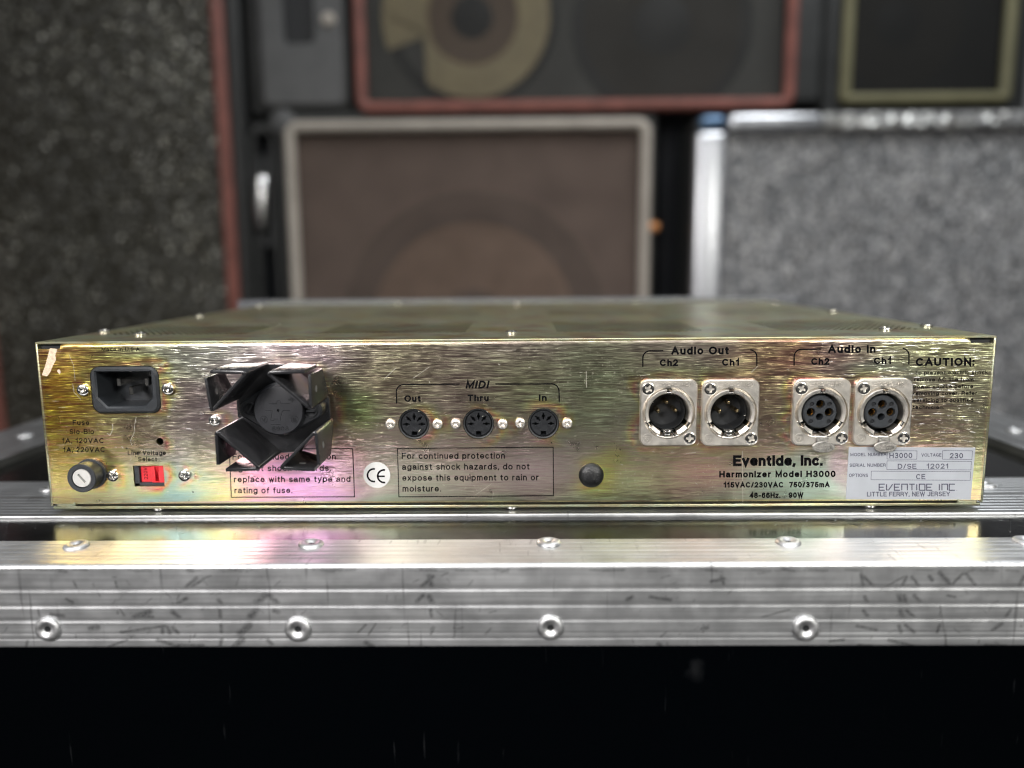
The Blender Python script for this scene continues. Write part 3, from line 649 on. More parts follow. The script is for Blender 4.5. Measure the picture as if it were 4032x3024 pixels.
# panel screws
for nm, me, lst in (('screw', SCR, ((443.7, 1874), (726, 1873), (845, 1656), (326, 1535.7), (660.7, 1531.6))),
                    ('screw', SCRS, ((1536, 1671), (1722, 1671), (1793.6, 1669), (1979, 1671), (2047.6, 1666.6), (2234, 1668)))):
    for p in lst:
        x, z = UN(*p, -1.0); inst(nm, me, unit, (x, 0.0, z), (PI/2, random.uniform(0, 3), 0))

# ---- mains inlet
inl = bpy.data.objects.new('mains_inlet', None); link(inl, unit, (ix, 0, iz))
bm = BM(); fr = fr_panel(0)
cav = [(ix-12.6, iz+8.3), (ix-12.6, iz-3.2), (ix-8.4, iz-7.6), (ix+8.6, iz-7.6), (ix+12.4, iz-3.4), (ix+12.4, iz+8.3)][::-1]
plate(bm, fr, rrect(ix-15.5, iz-10.7, ix+15.5, iz+10.7, 4.3), [cav], -1.0, 1.1, bev=1.0, hbev=0.8, back=False)
D_ = 15.5
a = [bm.verts.new((p[0], 0, p[1])) for p in cav]; b = [bm.verts.new((ix+(p[0]-ix)*0.95, D_, iz+(p[1]-iz)*0.95)) for p in cav]
for i in range(6): bm.faces.new([a[i], a[(i+1) % 6], b[(i+1) % 6], b[i]])
bm.faces.new(b); meshobj('inlet_body', bm, M_DARKPL, inl)
for k, (px_, pz_) in enumerate(((-5.0, 3.0), (8.0, 3.0), (1.2, -0.8))):
    bm = BM(); box(bm, ix+px_-0.9, ix+px_+0.9, 2.2 if k == 2 else 4.0, D_, iz+pz_-1.9, iz+pz_+1.9, 0.35); meshobj('contact_pin', bm, M_STEEL, inl)

# ---- fuse holder
fx, fz = FUSE; fuse = bpy.data.objects.new('fuse_holder', None); link(fuse, unit, (fx, 0, fz))
bm = BM(); fr = fr_panel(0)
lathe(bm, [(7.2, 0), (7.2, 1.5), (6.35, 1.6), (6.35, 8.0), (6.6, 8.3), (6.6, 8.8), (6.3, 9.2), (4.55, 9.2), (4.4, 8.0), (0, 8.0)], 40, fr, fx, fz); fixn(bm)
meshobj('fuse_barrel', bm, M_DARKPL, fuse)
bm = BM()
ca, sa = math.cos(-0.88), math.sin(-0.88)
def rot2(u, v): return (fx+u*ca-v*sa, fz+u*sa+v*ca)
sl = [rot2(-2.4, -0.5), rot2(2.4, -0.5), rot2(2.4, 0.5), rot2(-2.4, 0.5)]
plate(bm, fr, circ(fx, fz, 4.2, 36), [sl], 8.0, 9.0, bev=0.25, hbev=0.1, back=False); meshobj('fuse_cap', bm, M_GREYCAP, fuse)
bm = BM(); plate(bm, fr, circ(fx, fz, 3.9, 24), [], 8.0, 8.15, back=False); meshobj('slot_floor', bm, plain('grey_slot_plastic', (0.20, 0.20, 0.19), .5), fuse)

# ---- line voltage switch
sw = bpy.data.objects.new('voltage_selector', None); link(sw, unit, (scx, 0, scz))
x0, z0, x1, z1 = SW[0][0], SW[0][1], SW[1][0], SW[1][1]
bm = BM(); box(bm, x0-0.2, x1+0.2, 3.2, 6, z0-0.2, z1+0.2); box(bm, x0+0.05, x0+2.4, 0.6, 3.4, z0+0.05, z1-0.05, 0.2); box(bm, x0+0.05, x1-0.05, 0.6, 3.4, z0+0.05, z0+1.5, 0.2)
meshobj('switch_housing', bm, M_DARKPL, sw)
rx0 = x0+2.5; rx1 = x1-0.25; rz0 = z0+1.6; rz1 = z1-0.2; kx = rx0+(rx1-rx0)*0.50
bm = BM(); box(bm, rx0, kx, 2.0, 3.3, rz0, rz1, 0.12)
knob = [(kx, rz0), (rx1, rz0), (rx1, rz1), (kx, rz1)]
rec = [(kx+1.5, rz0+0.5), (kx+3.3, rz0+0.5), (kx+3.3, rz1-0.5), (kx+1.5, rz1-0.5)]
plate(bm, fr_panel(0), knob, [rec], -3.2, -0.6, bev=0.15, back=False)
v = [bm.verts.new(p) for p in ((rec[0][0], 3.0, rec[0][1]), (rec[1][0], 3.0, rec[1][1]), (rec[2][0], 1.0, rec[2][1]), (rec[3][0], 1.0, rec[3][1]))]
v2 = bm.verts.new(((rec[0][0]+rec[1][0])/2, 0.9, rec[0][1]+1.0)); bm.faces.new(v); bm.faces.new([v[0], v[1], v2]); bm.faces.new([v[1], v[2], v2]); bm.faces.new([v[3], v[0], v2])
fixn(bm); meshobj('red_slider', bm, M_RED, sw, smooth=30)
bm = BM(); put_text_mm(bm, '220V', rx0+2.2, (rz0+rz1)/2+0.1, 5.6, 1.75, 1.94, 0.14, PI/2); meshobj('printed_lettering', bm, M_INK, sw, smooth=0)

# ---- DIN sockets
def din(c):
    cx, cz = c; e = bpy.data.objects.new('din_socket', None); link(e, unit, (cx, 0, cz)); fr = fr_panel(0)
    bm = BM(); lathe(bm, [(7.1, -1.6), (7.1, -0.6), (6.9, -0.4), (6.3, -0.6), (6.1, -1.5), (6.1, -7), (7.1, -7.2)], 40, fr, cx, cz); fixn(bm); meshobj('socket_shell', bm, M_BLACKMAT, e)
    hs = [[(cx-1.25, cz-5.9), (cx+1.25, cz-5.9), (cx+1.25, cz-3.6), (cx-1.25, cz-3.6)]]
    for k in range(5):
        a = PI*k/4+0.0; px_, pz_ = cx+3.55*math.cos(a), cz-0.3+3.55*math.sin(a); u, v = math.cos(a), math.sin(a)
        kp = []
        for (rr, tt) in ((-1.5, -0.28), (-0.55, -0.3), (-0.4, -0.62), (0.0, -0.78), (0.4, -0.62), (0.55, -0.3), (1.5, -0.28), (1.5, 0.28), (0.55, 0.3), (0.4, 0.62), (0.0, 0.78), (-0.4, 0.62), (-0.55, 0.3), (-1.5, 0.28)):
            kp.append((px_+u*rr-v*tt, pz_+v*rr+u*tt))
        hs.append(kp)
    o = circ(cx, cz, 5.95, 40); o = [p for p in o if not (p[1] < cz-5 and abs(p[0]-cx) < 1.4)]
    hs[0] = [(cx-1.2, cz-5.5), (cx+1.2, cz-5.5), (cx+1.2, cz-3.7), (cx-1.2, cz-3.7)]
    bm = BM(); plate(bm, fr, circ(cx, cz, 5.95, 40), hs, -6.5, -1.2, bev=0.25, hbev=0.08, back=False); meshobj('contact_insert', bm, M_BLACKPL, e)
    bm = BM(); plate(bm, fr, circ(cx, cz, 6.2, 20), [], -6.6, -5.4, back=False); meshobj('socket_floor', bm, M_BLACKMAT, e)
for c in MIDI: din(c)

# ---- three-pin audio connectors
def xlr(c, female, idx):
    cx, cz = c; e = bpy.data.objects.new('audio_connector', None); link(e, unit, (cx, 0, cz)); fr = fr_panel(0)
    e['label'] = 'female three-hole audio socket with PUSH tab' if female else 'male three-pin audio socket with gold pins'
    bm = BM()
    plate(bm, fr, rrect(cx-12.9, cz-15.2, cx+12.9, cz+15.2, 3.4), [circ(cx, cz, 11.95, 40)], 0.0, 1.9, bev=0.55, hbev=0.0, back=False)
    # recessed step round the barrel, then the raised ring with its gaps
    lathe(bm, [(11.95, 1.9), (11.7, 0.7), (10.8, 0.4)], 48, fr, cx, cz)
    meshobj('flange', fixn(bm), M_NICKEL, e)
    bm = BM()
    gaps = [(math.radians(84), math.radians(96)), (math.radians(204), math.radians(219)), (math.radians(243), math.radians(297)), (math.radians(321), math.radians(336))]
    arcs = [(math.radians(96), math.radians(204)), (math.radians(219), math.radians(246)), (math.radians(294), math.radians(321)), (math.radians(336), math.radians(444))]
    for k, (a0, a1) in enumerate(arcs):
        n = max(4, int((a1-a0)/0.09)); low = k in (1, 2)
        prof = [(10.9, 0.0), (10.9, 2.5), (10.6, 2.9), (9.3, 2.6), (8.9, 2.0), (8.9, -9)] if not low else [(10.9, 0.0), (10.9, 2.7), (10.5, 3.1), (9.0, 2.2), (8.9, 1.2), (8.9, -3)]
        rg = [[bm.verts.new(fr(cx+r*math.cos(a0+(a1-a0)*i/n), cz+r*math.sin(a0+(a1-a0)*i/n), h)) for r, h in prof] for i in range(n+1)]
        for A, B in zip(rg, rg[1:]):
            for i in range(len(prof)-1): bm.faces.new([A[i], A[i+1], B[i+1], B[i]])
        bm.faces.new(rg[0]); bm.faces.new(rg[-1][::-1])
    meshobj('barrel_ring', fixn(bm), M_NICKEL, e, smooth=30)
    bm = BM(); lathe(bm, [(10.85, 1.5), (10.7, -10.5), (0, -10.5)], 40, fr, cx, cz); meshobj('barrel_well', fixn(bm), M_BLACKMAT, e)
    # key tab at the top and the spring tabs
    bm = BM(); box(bm, cx-1.9, cx+1.9, -1.9, 4.0, cz+8.6, cz+9.4, 0.15); box(bm, cx-2.2, cx-1.9, -2.2, 3, cz+8.6, cz+10.7, 0.1); box(bm, cx+1.9, cx+2.2, -2.2, 3, cz+8.6, cz+10.7, 0.1)
    for s in (-1, 1):
        t = Matrix.Translation((cx+s*9.1, 0, cz-5.6)) @ Matrix.Rotation(s*0.55, 4, 'Y')
        q = BM(); box(q, -0.55, 0.55, -1.3, 2.5, -1.9, 1.9, 0.25); q.transform(t); me = bpy.data.meshes.new('x'); q.to_mesh(me); q.free(); bm.from_mesh(me); bpy.data.meshes.remove(me)
    meshobj('spring_tab', fixn(bm), M_STEEL, e)
    bm = BM()
    put_text_mm(bm, 'SWITCHCRAFT', cx+1.4, cz+13.0, 14.6, 1.9, -1.9, 0.16, PI, 0.26)
    meshobj('embossed_lettering', bm, M_NICKEL, e, smooth=40, kind='stuff'); bm = BM()
    ol = rrect(cx-6.9, cz+11.55, cx+9.6, cz+14.45, 1.4, 6)
    for i in range(len(ol)):
        p, q2 = ol[i], ol[(i+1) % len(ol)]
    tube(bm, [(p[0], -1.92, p[1]) for p in ol], 0.14, True, 6)
    tube(bm, [(p[0], -1.92, p[1]) for p in circ(cx-9.4, cz-11.8, 2.15, 28)], 0.13, True, 6)
    tube(bm, [(cx-9.4+u, -1.92, cz-11.8+v_) for u, v_ in ((-1.0, 0.25), (1.0, 0.25), (0, -1.25))], 0.13, True, 6); tube(bm, [(cx-10.6, -1.92, cz-11.0), (cx-8.2, -1.92, cz-11.0)], 0.12, False, 6)
    meshobj('embossed_emblem', fixn(bm), M_NICKEL, e, smooth=40, kind='stuff')
    for u, v_, rr in ((-9.4, 11.1, random.uniform(0, 3)), (9.7, -11.7, random.uniform(0, 3))):
        bmr = BM(); lathe(bmr, [(3.05, 1.85), (2.95, 2.05), (2.75, 1.95)], 28, fr, cx+u, cz+v_); meshobj('screw_seat', fixn(bmr), M_NICKEL, e)
        inst('screw', SCRX, e, (cx+u, -1.85, cz+v_), (PI/2, rr, 0))
    if not female:
        bm = BM(); lathe(bm, [(8.4, -9.5), (8.4, -1.0), (8.15, -0.6), (7.9, -1.0), (7.8, -9.3), (0, -9.3)], 40, fr, cx-0.35, cz+0.2); meshobj('pin_insert', fixn(bm), M_BLACKMAT, e)
        for u, v_ in ((-0.4, 4.4), (-4.2, 0.4), (3.7, 0.5)):
            bm = BM(); lathe(bm, [(0, -0.6), (0.6, -0.75), (1.0, -1.4), (1.1, -2.2), (1.1, -9.4)], 16, fr, cx+u, cz+v_); meshobj('gold_pin', fixn(bm), M_GOLD, e)
        bm = BM(); box(bm, cx-1.7, cx+1.0, -2.6, 2.0, cz-10.2, cz-8.0, 0.4, 2); box(bm, cx-3.0, cx+2.6, -1.0, 3.0, cz-8.2, cz-7.8); meshobj('latch', bm, M_STEEL, e)
        bm = BM(); tube(bm, [(cx+1.2, -2.0, cz-8.0), (cx+3.0, -2.0, cz-10.6)], 0.3); tube(bm, [(cx-2.5, -2.0, cz-10.5), (cx-1.9, -2.0, cz-8.2)], 0.3); meshobj('latch_spring', bm, M_STEEL, e)
    else:
        hs = [circ(cx+0.2, cz+3.5, 1.95, 22), circ(cx-4.0, cz-0.2, 1.95, 22), circ(cx+4.2, cz-0.2, 1.95, 22), circ(cx, cz-2.3, 1.6, 18)]
        dm = [circ(cx-3.7, cz+3.5, 1.0, 14), circ(cx+4.2, cz+3.5, 1.0, 14), circ(cx-3.9, cz-4.4, 1.0, 14), circ(cx+4.2, cz-4.4, 1.0, 14)]
        bm = BM(); plate(bm, fr, circ(cx+0.1, cz+0.0, 7.7, 40), hs+dm, -9, 0.1, bev=0.5, hbev=0.15, back=False); meshobj('socket_insert', bm, M_DARKPL, e)
        bm = BM()
        for d_ in dm:
            lo = [bm.verts.new((p[0], 0.45, p[1])) for p in d_]; bm.faces.new(lo)
        meshobj('blind_dimple', fixn(bm), M_BLACKPL, e)
        for h in hs[:3]:
            hx = sum(p[0] for p in h)/len(h); hz = sum(p[1] for p in h)/len(h)
            bm = BM(); lathe(bm, [(1.75, -7), (1.75, -1.6), (1.5, -1.4), (1.35, -1.8), (1.35, -7)], 20, fr, hx, hz); meshobj('gold_contact', fixn(bm), M_GOLD, e)
        bm = BM(); plate(bm, fr_panel(0), circ(cx+1.3, cz-15.6, 5.1, 32, ry=2.6), [], 2.6, 3.5, bev=0.3)
        box(bm, cx-1.8, cx+3.6, -2.9, -1.4, cz-14.2, cz-11.2, 0.3); put_text_mm(bm, 'PUSH', cx+1.5, cz-15.6, 6.4, 2.2, -3.5, 0.15, PI, 0.2)
        meshobj('push_tab', fixn(bm), M_TAB, e, label='oval PUSH release tab')
        bm = BM(); tube(bm, [(cx-0.5, -1.6, cz-8.6), (cx+3.4, -1.6, cz-10.6)], 0.25); tube(bm, [(cx-3.6, -1.2, cz-9.2), (cx-1.6, -1.2, cz-9.2)], 0.3); tube(bm, [(cx-6.4, 0.5, cz-5.2), (cx-6.4, 0.5, cz-6.6)], 0.3); meshobj('latch_spring', bm, M_STEEL, e)
for i, c in enumerate(XLR): xlr(c, i > 1, i)

# ---- black blanking button
bx, bz = BUT; bm = BM(); lathe(bm, [(5.8, 0), (5.75, 0.6), (5.3, 1.3), (4.2, 2.0), (2.6, 2.5), (1.2, 2.7), (0, 2.75)], 36, fr_panel(0), bx, bz)
meshobj('blanking_button', fixn(bm), M_BUTTON, unit)

# ---- heat sink with its covered power transistor
hx, hz = HS; hsk = bpy.data.objects.new('heat_sink', None); link(hsk, unit, (hx, 0, hz)); HH = 34.0
def sheet(p0, p1, w0a, w0b, w1, holes2=(), th=1.3, name='fin'):
    """upright sheet from p0 to p1 (x,z offsets); back depth w0a at p0, w0b at p1, front depth w1"""
    P0, P1 = Vector(p0), Vector(p1); d = (P1-P0); L = d.length; d.normalize(); nrm = Vector((-d.y, d.x))
    def f(u, v, w=0.0):
        q = P0+d*u+nrm*w; return (hx+q.x, -v, hz+q.y)
    out = [(0, w0a), (L, w0b), (L, w1), (0, w1)]
    bm = BM(); plate(bm, f, out, holes2, -th/2, th/2, bev=0.2, back=True); return fixn(bm), L
FIN = [  # web a-b, flange at a -> a2, flange at b -> b2
 ((-21.2, 4.0), (-5.8, 20.2), (-22.7, 18.2), (-20.6, 20.6)),
 ((20.1, 4.8), (2.8, 20.0), (20.2, 19.1), (18.4, 20.4)),
 ((-19.8, -4.2), (-2.2, -20.4), (-19.9, -18.6), (-16.8, -20.9)),
 ((21.7, -4.5), (6.1, -20.1), (22.4, -18.8), (20.4, -20.9))]
def bent(path, taper, holes_at, th=1.3):
    """a sheet bent along a plan polyline, swept front to back; taper = back depth at each node"""
    bm = BM(); n = len(path); P = [Vector(p) for p in path]
    offs = []
    for i in range(n):
        d1 = (P[i]-P[i-1]).normalized() if i else (P[1]-P[0]).normalized(); d2 = (P[i+1]-P[i]).normalized() if i < n-1 else d1
        n1, n2 = Vector((-d1.y, d1.x)), Vector((-d2.y, d2.x)); nn = (n1+n2).normalized(); offs.append(nn*(th/2/max(0.45, nn.dot(n1))))
    ring = []
    for s in (1, -1):
        for dep in ('f', 'b'):
            ring.append([bm.verts.new((hx+P[i].x+s*offs[i].x, -(HH if dep == 'f' else taper[i]), hz+P[i].y+s*offs[i].y)) for i in range(n)])
    af, ab, cf, cb = ring
    for i in range(n-1):
        for A, B in ((af, ab), (cb, cf), (cf, af), (ab, cb)): bm.faces.new([A[i], A[i+1], B[i+1], B[i]])
    for i in (0, n-1): bm.faces.new([af[i], ab[i], cb[i], cf[i]])
    fixn(bm); es = [e for e in bm.edges if abs(e.verts[0].co.y+HH) < 1e-4 and abs(e.verts[1].co.y+HH) < 1e-4]
    bmesh.ops.bevel(bm, geom=es, offset=0.28, segments=2, profile=0.5, affect='EDGES'); return bm
def curve_corner(a, b, c, r=1.6, k=4):
    A, B, C_ = Vector(a), Vector(b), Vector(c); u = (A-B).normalized(); v = (C_-B).normalized(); p, q = B+u*r, B+v*r
    return [tuple(p*(1-t)**2+B*2*t*(1-t)+q*t*t) for t in [i/k for i in range(k+1)]]
for a, b, a2, b2 in FIN:
    ca_ = curve_corner(a2, a, b); cb_ = curve_corner(a, b, b2)
    path = [a2]+ca_+cb_+[b2]
    k = len(ca_); tap = [15.0]+[5.0]*k+[5.0]*len(cb_)+[15.0]
    # the flange ends slant back: shallow at their free end
    o = meshobj('fin', bent(path, tap, None), M_ANOD, hsk, smooth=40)
    for e_, t_ in ((a, a2), (b, b2)):
        E_, T_ = Vector(e_), Vector(t_); m_ = E_.lerp(T_, 0.52); d = (T_-E_).normalized(); nn = Vector((-d.y, d.x))
        bmh = BM(); n = 16; rr = 1.45
        rings = []
        for s in (-1, 1):
            rings.append([bmh.verts.new((hx+m_.x+nn.x*s*0.72+d.x*rr*math.cos(2*PI*i/n), -(HH-7.5)+rr*math.sin(2*PI*i/n), hz+m_.y+nn.y*s*0.72+d.y*rr*math.cos(2*PI*i/n))) for i in range(n)])
        bmh.faces.new(rings[0]); bmh.faces.new(rings[1][::-1])
        for i in range(n): bmh.faces.new([rings[0][i], rings[0][(i+1) % n], rings[1][(i+1) % n], rings[1][i]])
        meshobj('flange_hole', fixn(bmh), plain('grey_hole_glint', (0.10, 0.10, 0.10), 0.5) if 'grey_hole_glint' not in bpy.data.materials else bpy.data.materials['grey_hole_glint'], hsk, smooth=0)
base = [(-21, 3.5), (-21, -3.8), (-2.5, -20.5), (6, -20), (21, -4.2), (20.5, 4.6), (3, 20), (-6, 20)][::-1]
bm = BM(); plate(bm, fr_panel(0), [(hx+u, hz+v_) for u, v_ in base][::-1], [], 2.5, 5.2, bev=0.4)
meshobj('base_plate', fixn(bm), M_ANOD, hsk)
# transistor cover: a diamond with two screw posts and an embossed lid
tx, tz = UN(1095, 1617, -17); TY = -17.0
bm = BM(); fr = fr_panel(0)
dia = circ(tx, tz, 11.8, 24, math.radians(50), math.radians(130), end=True)+circ(tx-14.2, tz+0.2, 4.3, 14, math.radians(125), math.radians(235), end=True)+circ(tx, tz, 11.8, 24, math.radians(230), math.radians(310), end=True)+circ(tx+14.2, tz-0.6, 4.3, 14, math.radians(-55), math.radians(55), end=True)
plate(bm, fr, dia, [circ(tx-13.3, tz+0.3, 2.5, 20), circ(tx+13.3, tz-0.8, 2.5, 20)], 5.2, 14.2, bev=0.8, hbev=0.3); meshobj('transistor_cover', fixn(bm), M_BLACKPL, hsk)
bm = BM(); lathe(bm, [(11.0, 13.5), (11.0, 15.8), (10.5, 16.6), (10.1, 16.7), (0.6, 16.7), (0.45, 15.6), (0, 15.6)], 48, fr, tx, tz)
meshobj('cover_lid', fixn(bm), plain('satin_black_lid', (0.020, 0.021, 0.025), 0.5, 0, .1, 300, 0.15, 3500), hsk)
bm = BM()
for s_, u, v_, w_, h_ in (('8903', 0.4, -8.0, 7.2, 1.9), ('V', -6.6, -4.0, 1.5, 1.5), ('B', 6.9, -4.1, 1.5, 1.7)):
    put_text_mm(bm, s_, tx+u, tz+v_, w_, h_, -16.7, 0.15, 0, 0.2)
tube(bm, [(p[0], -16.7, p[1]) for p in circ(tx-6.6, tz-4.0, 1.55, 24)], 0.1, True, 6); tube(bm, [(p[0], -16.7, p[1]) for p in circ(tx+6.9, tz-4.1, 1.55, 24)], 0.1, True, 6)
put_text_mm(bm, 'JY', tx+5.9, tz+4.8, 2.8, 2.0, -16.7, 0.15, -0.5, 0.2)
for pts in (((-4.0, 3.0), (-0.6, 3.0), (-0.3, 4.3), (0.9, 4.3), (1.2, 3.0), (5.2, 3.0)), ((-5.6, 0), (-2.6, 0), (-3.6, -4.4), (-2.0, -4.4)), ((5.0, 0), (1.9, 0), (1.0, -2.2), (0.6, -4.4)), ((-2.3, -3.8), (-0.5, -3.8)), ((-3.6, -6.3), (0.6, -6.3))):
    tube(bm, [(tx+u, -16.7, tz+v_) for u, v_ in pts], 0.11, False, 6)
meshobj('embossed_lettering', fixn(bm), M_BLACKPL, hsk, smooth=40)
for u, v_ in ((-13.3, 0.3), (13.3, -0.8)):
    bm = BM(); a_ = 1.0 if u < 0 else 0.05
    lathe(bm, [(3.1, 13.8), (3.1, 14.6), (2.9, 15.0), (2.5, 15.0), (2.4, 12.6), (0, 12.6)], 28, fr, tx+u, tz+v_)
    q = BM(); box(q, -2.2, 2.2, -14.4, -12.4, -0.5, 0.5, 0.15); q.transform(Matrix.Translation((tx+u, 0, tz+v_)) @ Matrix.Rotation(-a_, 4, 'Y')); me = bpy.data.meshes.new('x'); q.to_mesh(me); q.free(); bm.from_mesh(me); bpy.data.meshes.remove(me)
    meshobj('mounting_screw', fixn(bm), M_BLACKPL, hsk)

# ---- stickers and tape
def quad_sticker(name, pts, m, th=0.12, label=None, Y=0.0):
    P = upx(pts); bm = BM(); ar = sum(P[i][0]*P[(i+1) % len(P)][1]-P[(i+1) % len(P)][0]*P[i][1] for i in range(len(P)))
    if ar < 0: P = P[::-1]
    plate(bm, fr_panel(Y), P, [], 0.01, th, back=False); return meshobj(name, bm, m, unit, smooth=0, label=label)
lab = quad_sticker('rating_label', [(3342, 1760), (3840, 1762), (3821, 1967.5), (3330, 1965)], M_LABEL, 0.14, 'silver rating label with model and serial number boxes')
ce_c = UN(1484, 1870); bm = BM(); plate(bm, fr_panel(0), circ(*ce_c, 6.15, 44), [], 0.01, 0.14, back=False); ces = meshobj('round_sticker', bm, M_WHITEST, unit, smooth=0, label='round white CE sticker')
bm = BM()
for (cx_, cy_, s_) in ((1473, 1871, 0), (1513, 1875, 1)):
    cc = UN(cx_, cy_); r_ = 3.0
    stroke(bm, [(cc[0]+r_*math.cos(a), cc[1]+r_*math.sin(a)) for a in np.linspace(math.radians(80), math.radians(278), 22)], 0.85, -0.19)
    if s_: stroke(bm, [(cc[0]-2.9, cc[1]), (cc[0]+0.3, cc[1])], 0.8, -0.20)
meshobj('printed_lettering', bm, M_INK, ces, smooth=0)
tp = [(197, 1371), (226, 1374), (218, 1400), (221, 1417), (208, 1440), (200, 1462), (186, 1482), (165, 1477), (178, 1440)]
quad_sticker('tape_residue', tp, M_TAPE, 0.05); quad_sticker('tape_residue', [(228, 1455), (236, 1456), (239, 1466), (235, 1474), (225, 1462)], M_TAPE, 0.05)

# ---- hair-fine scratches and a few nicks through the film
M_SCR = plain('bare_scratch', (0.80, 0.76, 0.64), 0.4, 0.6)
bm = BM()
def c3(*pts): return [(200+a*.31646, 1640+b*.31646) for a, b in pts]
for pl, wd in ((c3((1062, 10), (1045, 100), (1040, 200), (1000, 280), (995, 320), (1013, 365)), .16), (c3((765, 92), (775, 130), (760, 190), (735, 235), (705, 210)), .2), (c3((882, 370), (900, 397)), .35), (c3((1300, 60), (1255, 140)), .12),
               ([(2308, 1462), (2309, 1527)], .16), ([(1513, 1492), (1560, 1448)], .14), ([(1626, 1490), (1690, 1445)], .12), ([(1870, 1950), (1935, 1905)], .12), ([(2923, 1775), (2925, 1990)], .14), ([(2985, 1440), (2958, 1466)], .14), ([(272, 1395), (290, 1440), (296, 1500)], .1), ([(286, 1510), (292, 1545), (318, 1572)], .12),
               ([(1690, 1500), (1693, 1512)], .14), ([(1945, 1935), (1938, 1965)], .12), ([(1960, 1380), (2030, 1378)], .12), ([(3600, 1700), (3640, 1712)], .1), ([(2700, 1785), (2740, 1782)], .14), ([(1040, 1900), (1060, 1896)], .12), ([(2520, 1480), (2560, 1474)], .12)):
    stroke(bm, upx(pl), wd, -0.045)
for k in range(90):
    a, b = rng.uniform(230, 3850), rng.uniform(1390, 1980); ln = rng.uniform(3, 12); an = rng.normal(0, 0.5)
    stroke(bm, upx([(a, b), (a+ln*math.cos(an), b+ln*math.sin(an))]), rng.uniform(.08, .2), -0.045)
meshobj('scratch_marks', bm, M_SCR, unit, smooth=0, kind='stuff')
# ---- printed lettering
INKW = 0.42
def print_block(items, m, parent, Y=0.0, off=0.06, label=None, extra=None):
    bm = BM()
    for it in items:
        s_, a, b, base_, cap_ = it[:5]; kw = it[5] if len(it) > 5 else {}
        put_text(bm, s_, a, b, base_, cap_, Y, off, **kw)
    if extra: extra(bm)
    return meshobj('printed_lettering', bm, m, parent, smooth=0, label=label)
BO = dict(wt=0.235); BX = dict(wt=0.25, track=0.8)
print_block([('Made In U.S.A', 400, 550, 1383, 15.5)], M_INK, unit)
print_block([('Fuse', 286, 351.5, 1674, 20), ('Slo-Blo', 274, 370, 1709.5, 20), ('1A, 120VAC', 244, 407.5, 1745, 20), ('1A, 220VAC', 248, 411.7, 1780.5, 20)], M_INK, unit)
print_block([('Line Voltage', 503, 653, 1792, 18), ('Select', 544, 618, 1816.6, 18)], M_INK, unit)
def box_print(p): return lambda bm: stroke(bm, upx(p), INKW, -0.06, True)
print_block([('For continued protection', 915.5, 1322, 1810, 24), ('against shock hazards,', 918, 1303, 1855, 24), ('replace with same type and', 921, 1380, 1898.5, 24), ('rating of fuse.', 923, 1151, 1942.5, 24)], M_INK, unit, extra=box_print([(903, 1768), (1389, 1766.5), (1396, 1956), (911, 1958)]))
print_block([('For continued protection', 1582, 1988, 1807, 25), ('against shock hazards, do not', 1583, 2085, 1849.6, 25), ('expose this equipment to rain or', 1584, 2121, 1892.6, 25), ('moisture.', 1585, 1736.6, 1936, 25)], M_INK, unit, extra=box_print([(1565, 1766), (2178, 1760.6), (2179.6, 1951.8), (1570.7, 1956)]))
def bracket(pts, r):
    def g(bm):
        for pl in pts:
            Q = [Vector(p) for p in upx(pl)]
            if len(Q) == 3:
                a, b, c = Q; u = (a-b).normalized(); v = (c-b).normalized(); rr = min(r/8.65, (c-b).length*0.98, (a-b).length*0.98)
                p, q = b+u*rr, b+v*rr; k = 0.45
                Q = [a]+[p*(1-t)**3+(p.lerp(b, .55))*3*t*(1-t)**2+(q.lerp(b, .55))*3*t*t*(1-t)+q*t**3 for t in [i/8 for i in range(9)]]+([c] if (c-q).length > 0.05 else [])
            stroke(bm, [tuple(p) for p in Q], 0.58)
    return g
print_block([('MIDI', 1833, 1928, 1530, 31, dict(wt=0.225, shear=0.22)), ('Out', 1592, 1656.6, 1582, 26, BO), ('Thru', 1840.6, 1924, 1580, 26, BO), ('In', 2122, 2152.5, 1579, 26, BO)], M_INK, unit,
            extra=bracket([[(1561.7, 1588.8), (1560, 1514), (1810, 1512.5)], [(1950.4, 1512), (2201, 1511), (2202, 1584)]][:1]+[[(2202, 1584), (2201, 1511), (1950.4, 1512)]], 30))
print_block([('Audio Out', 2643, 2870, 1396, 32, BO), ('Ch2', 2598, 2670, 1441.5, 27, BO), ('Ch1', 2843, 2910, 1440, 27, BO)], M_INK, unit,
            extra=bracket([[(2531, 1445), (2531, 1381.6), (2612, 1381)], [(2980, 1440.6), (2980, 1379), (2954, 1377.5)]], 28))
print_block([('Audio In', 3260.5, 3447.7, 1390, 32, BO), ('Ch2', 3194, 3266, 1436.6, 27, BO), ('Ch1', 3441, 3508.4, 1434, 27, BO)], M_INK, unit,
            extra=bracket([[(3126.5, 1439), (3127, 1375.5), (3231, 1374.5)], [(3578.7, 1435.7), (3579, 1374), (3554, 1371.5)]], 28))
print_block([('CAUTION:', 3606, 3837, 1441, 32, BO), ('To prevent electric shock,', 3601, 3895.4, 1474.5, 15.5, dict(wt=0.175)), ('remove AC line from', 3599.5, 3833, 1502, 15.5, dict(wt=0.175)), ('power source before', 3597, 3831.6, 1529, 15.5, dict(wt=0.175)),
             ('removing cover. Refer', 3596, 3847.7, 1556, 15.5, dict(wt=0.175)), ('servicing to qualified', 3596, 3832.5, 1583, 15.5, dict(wt=0.175)), ('technician.', 3594, 3716.6, 1610.7, 15.5, dict(wt=0.175))], M_INK, unit)
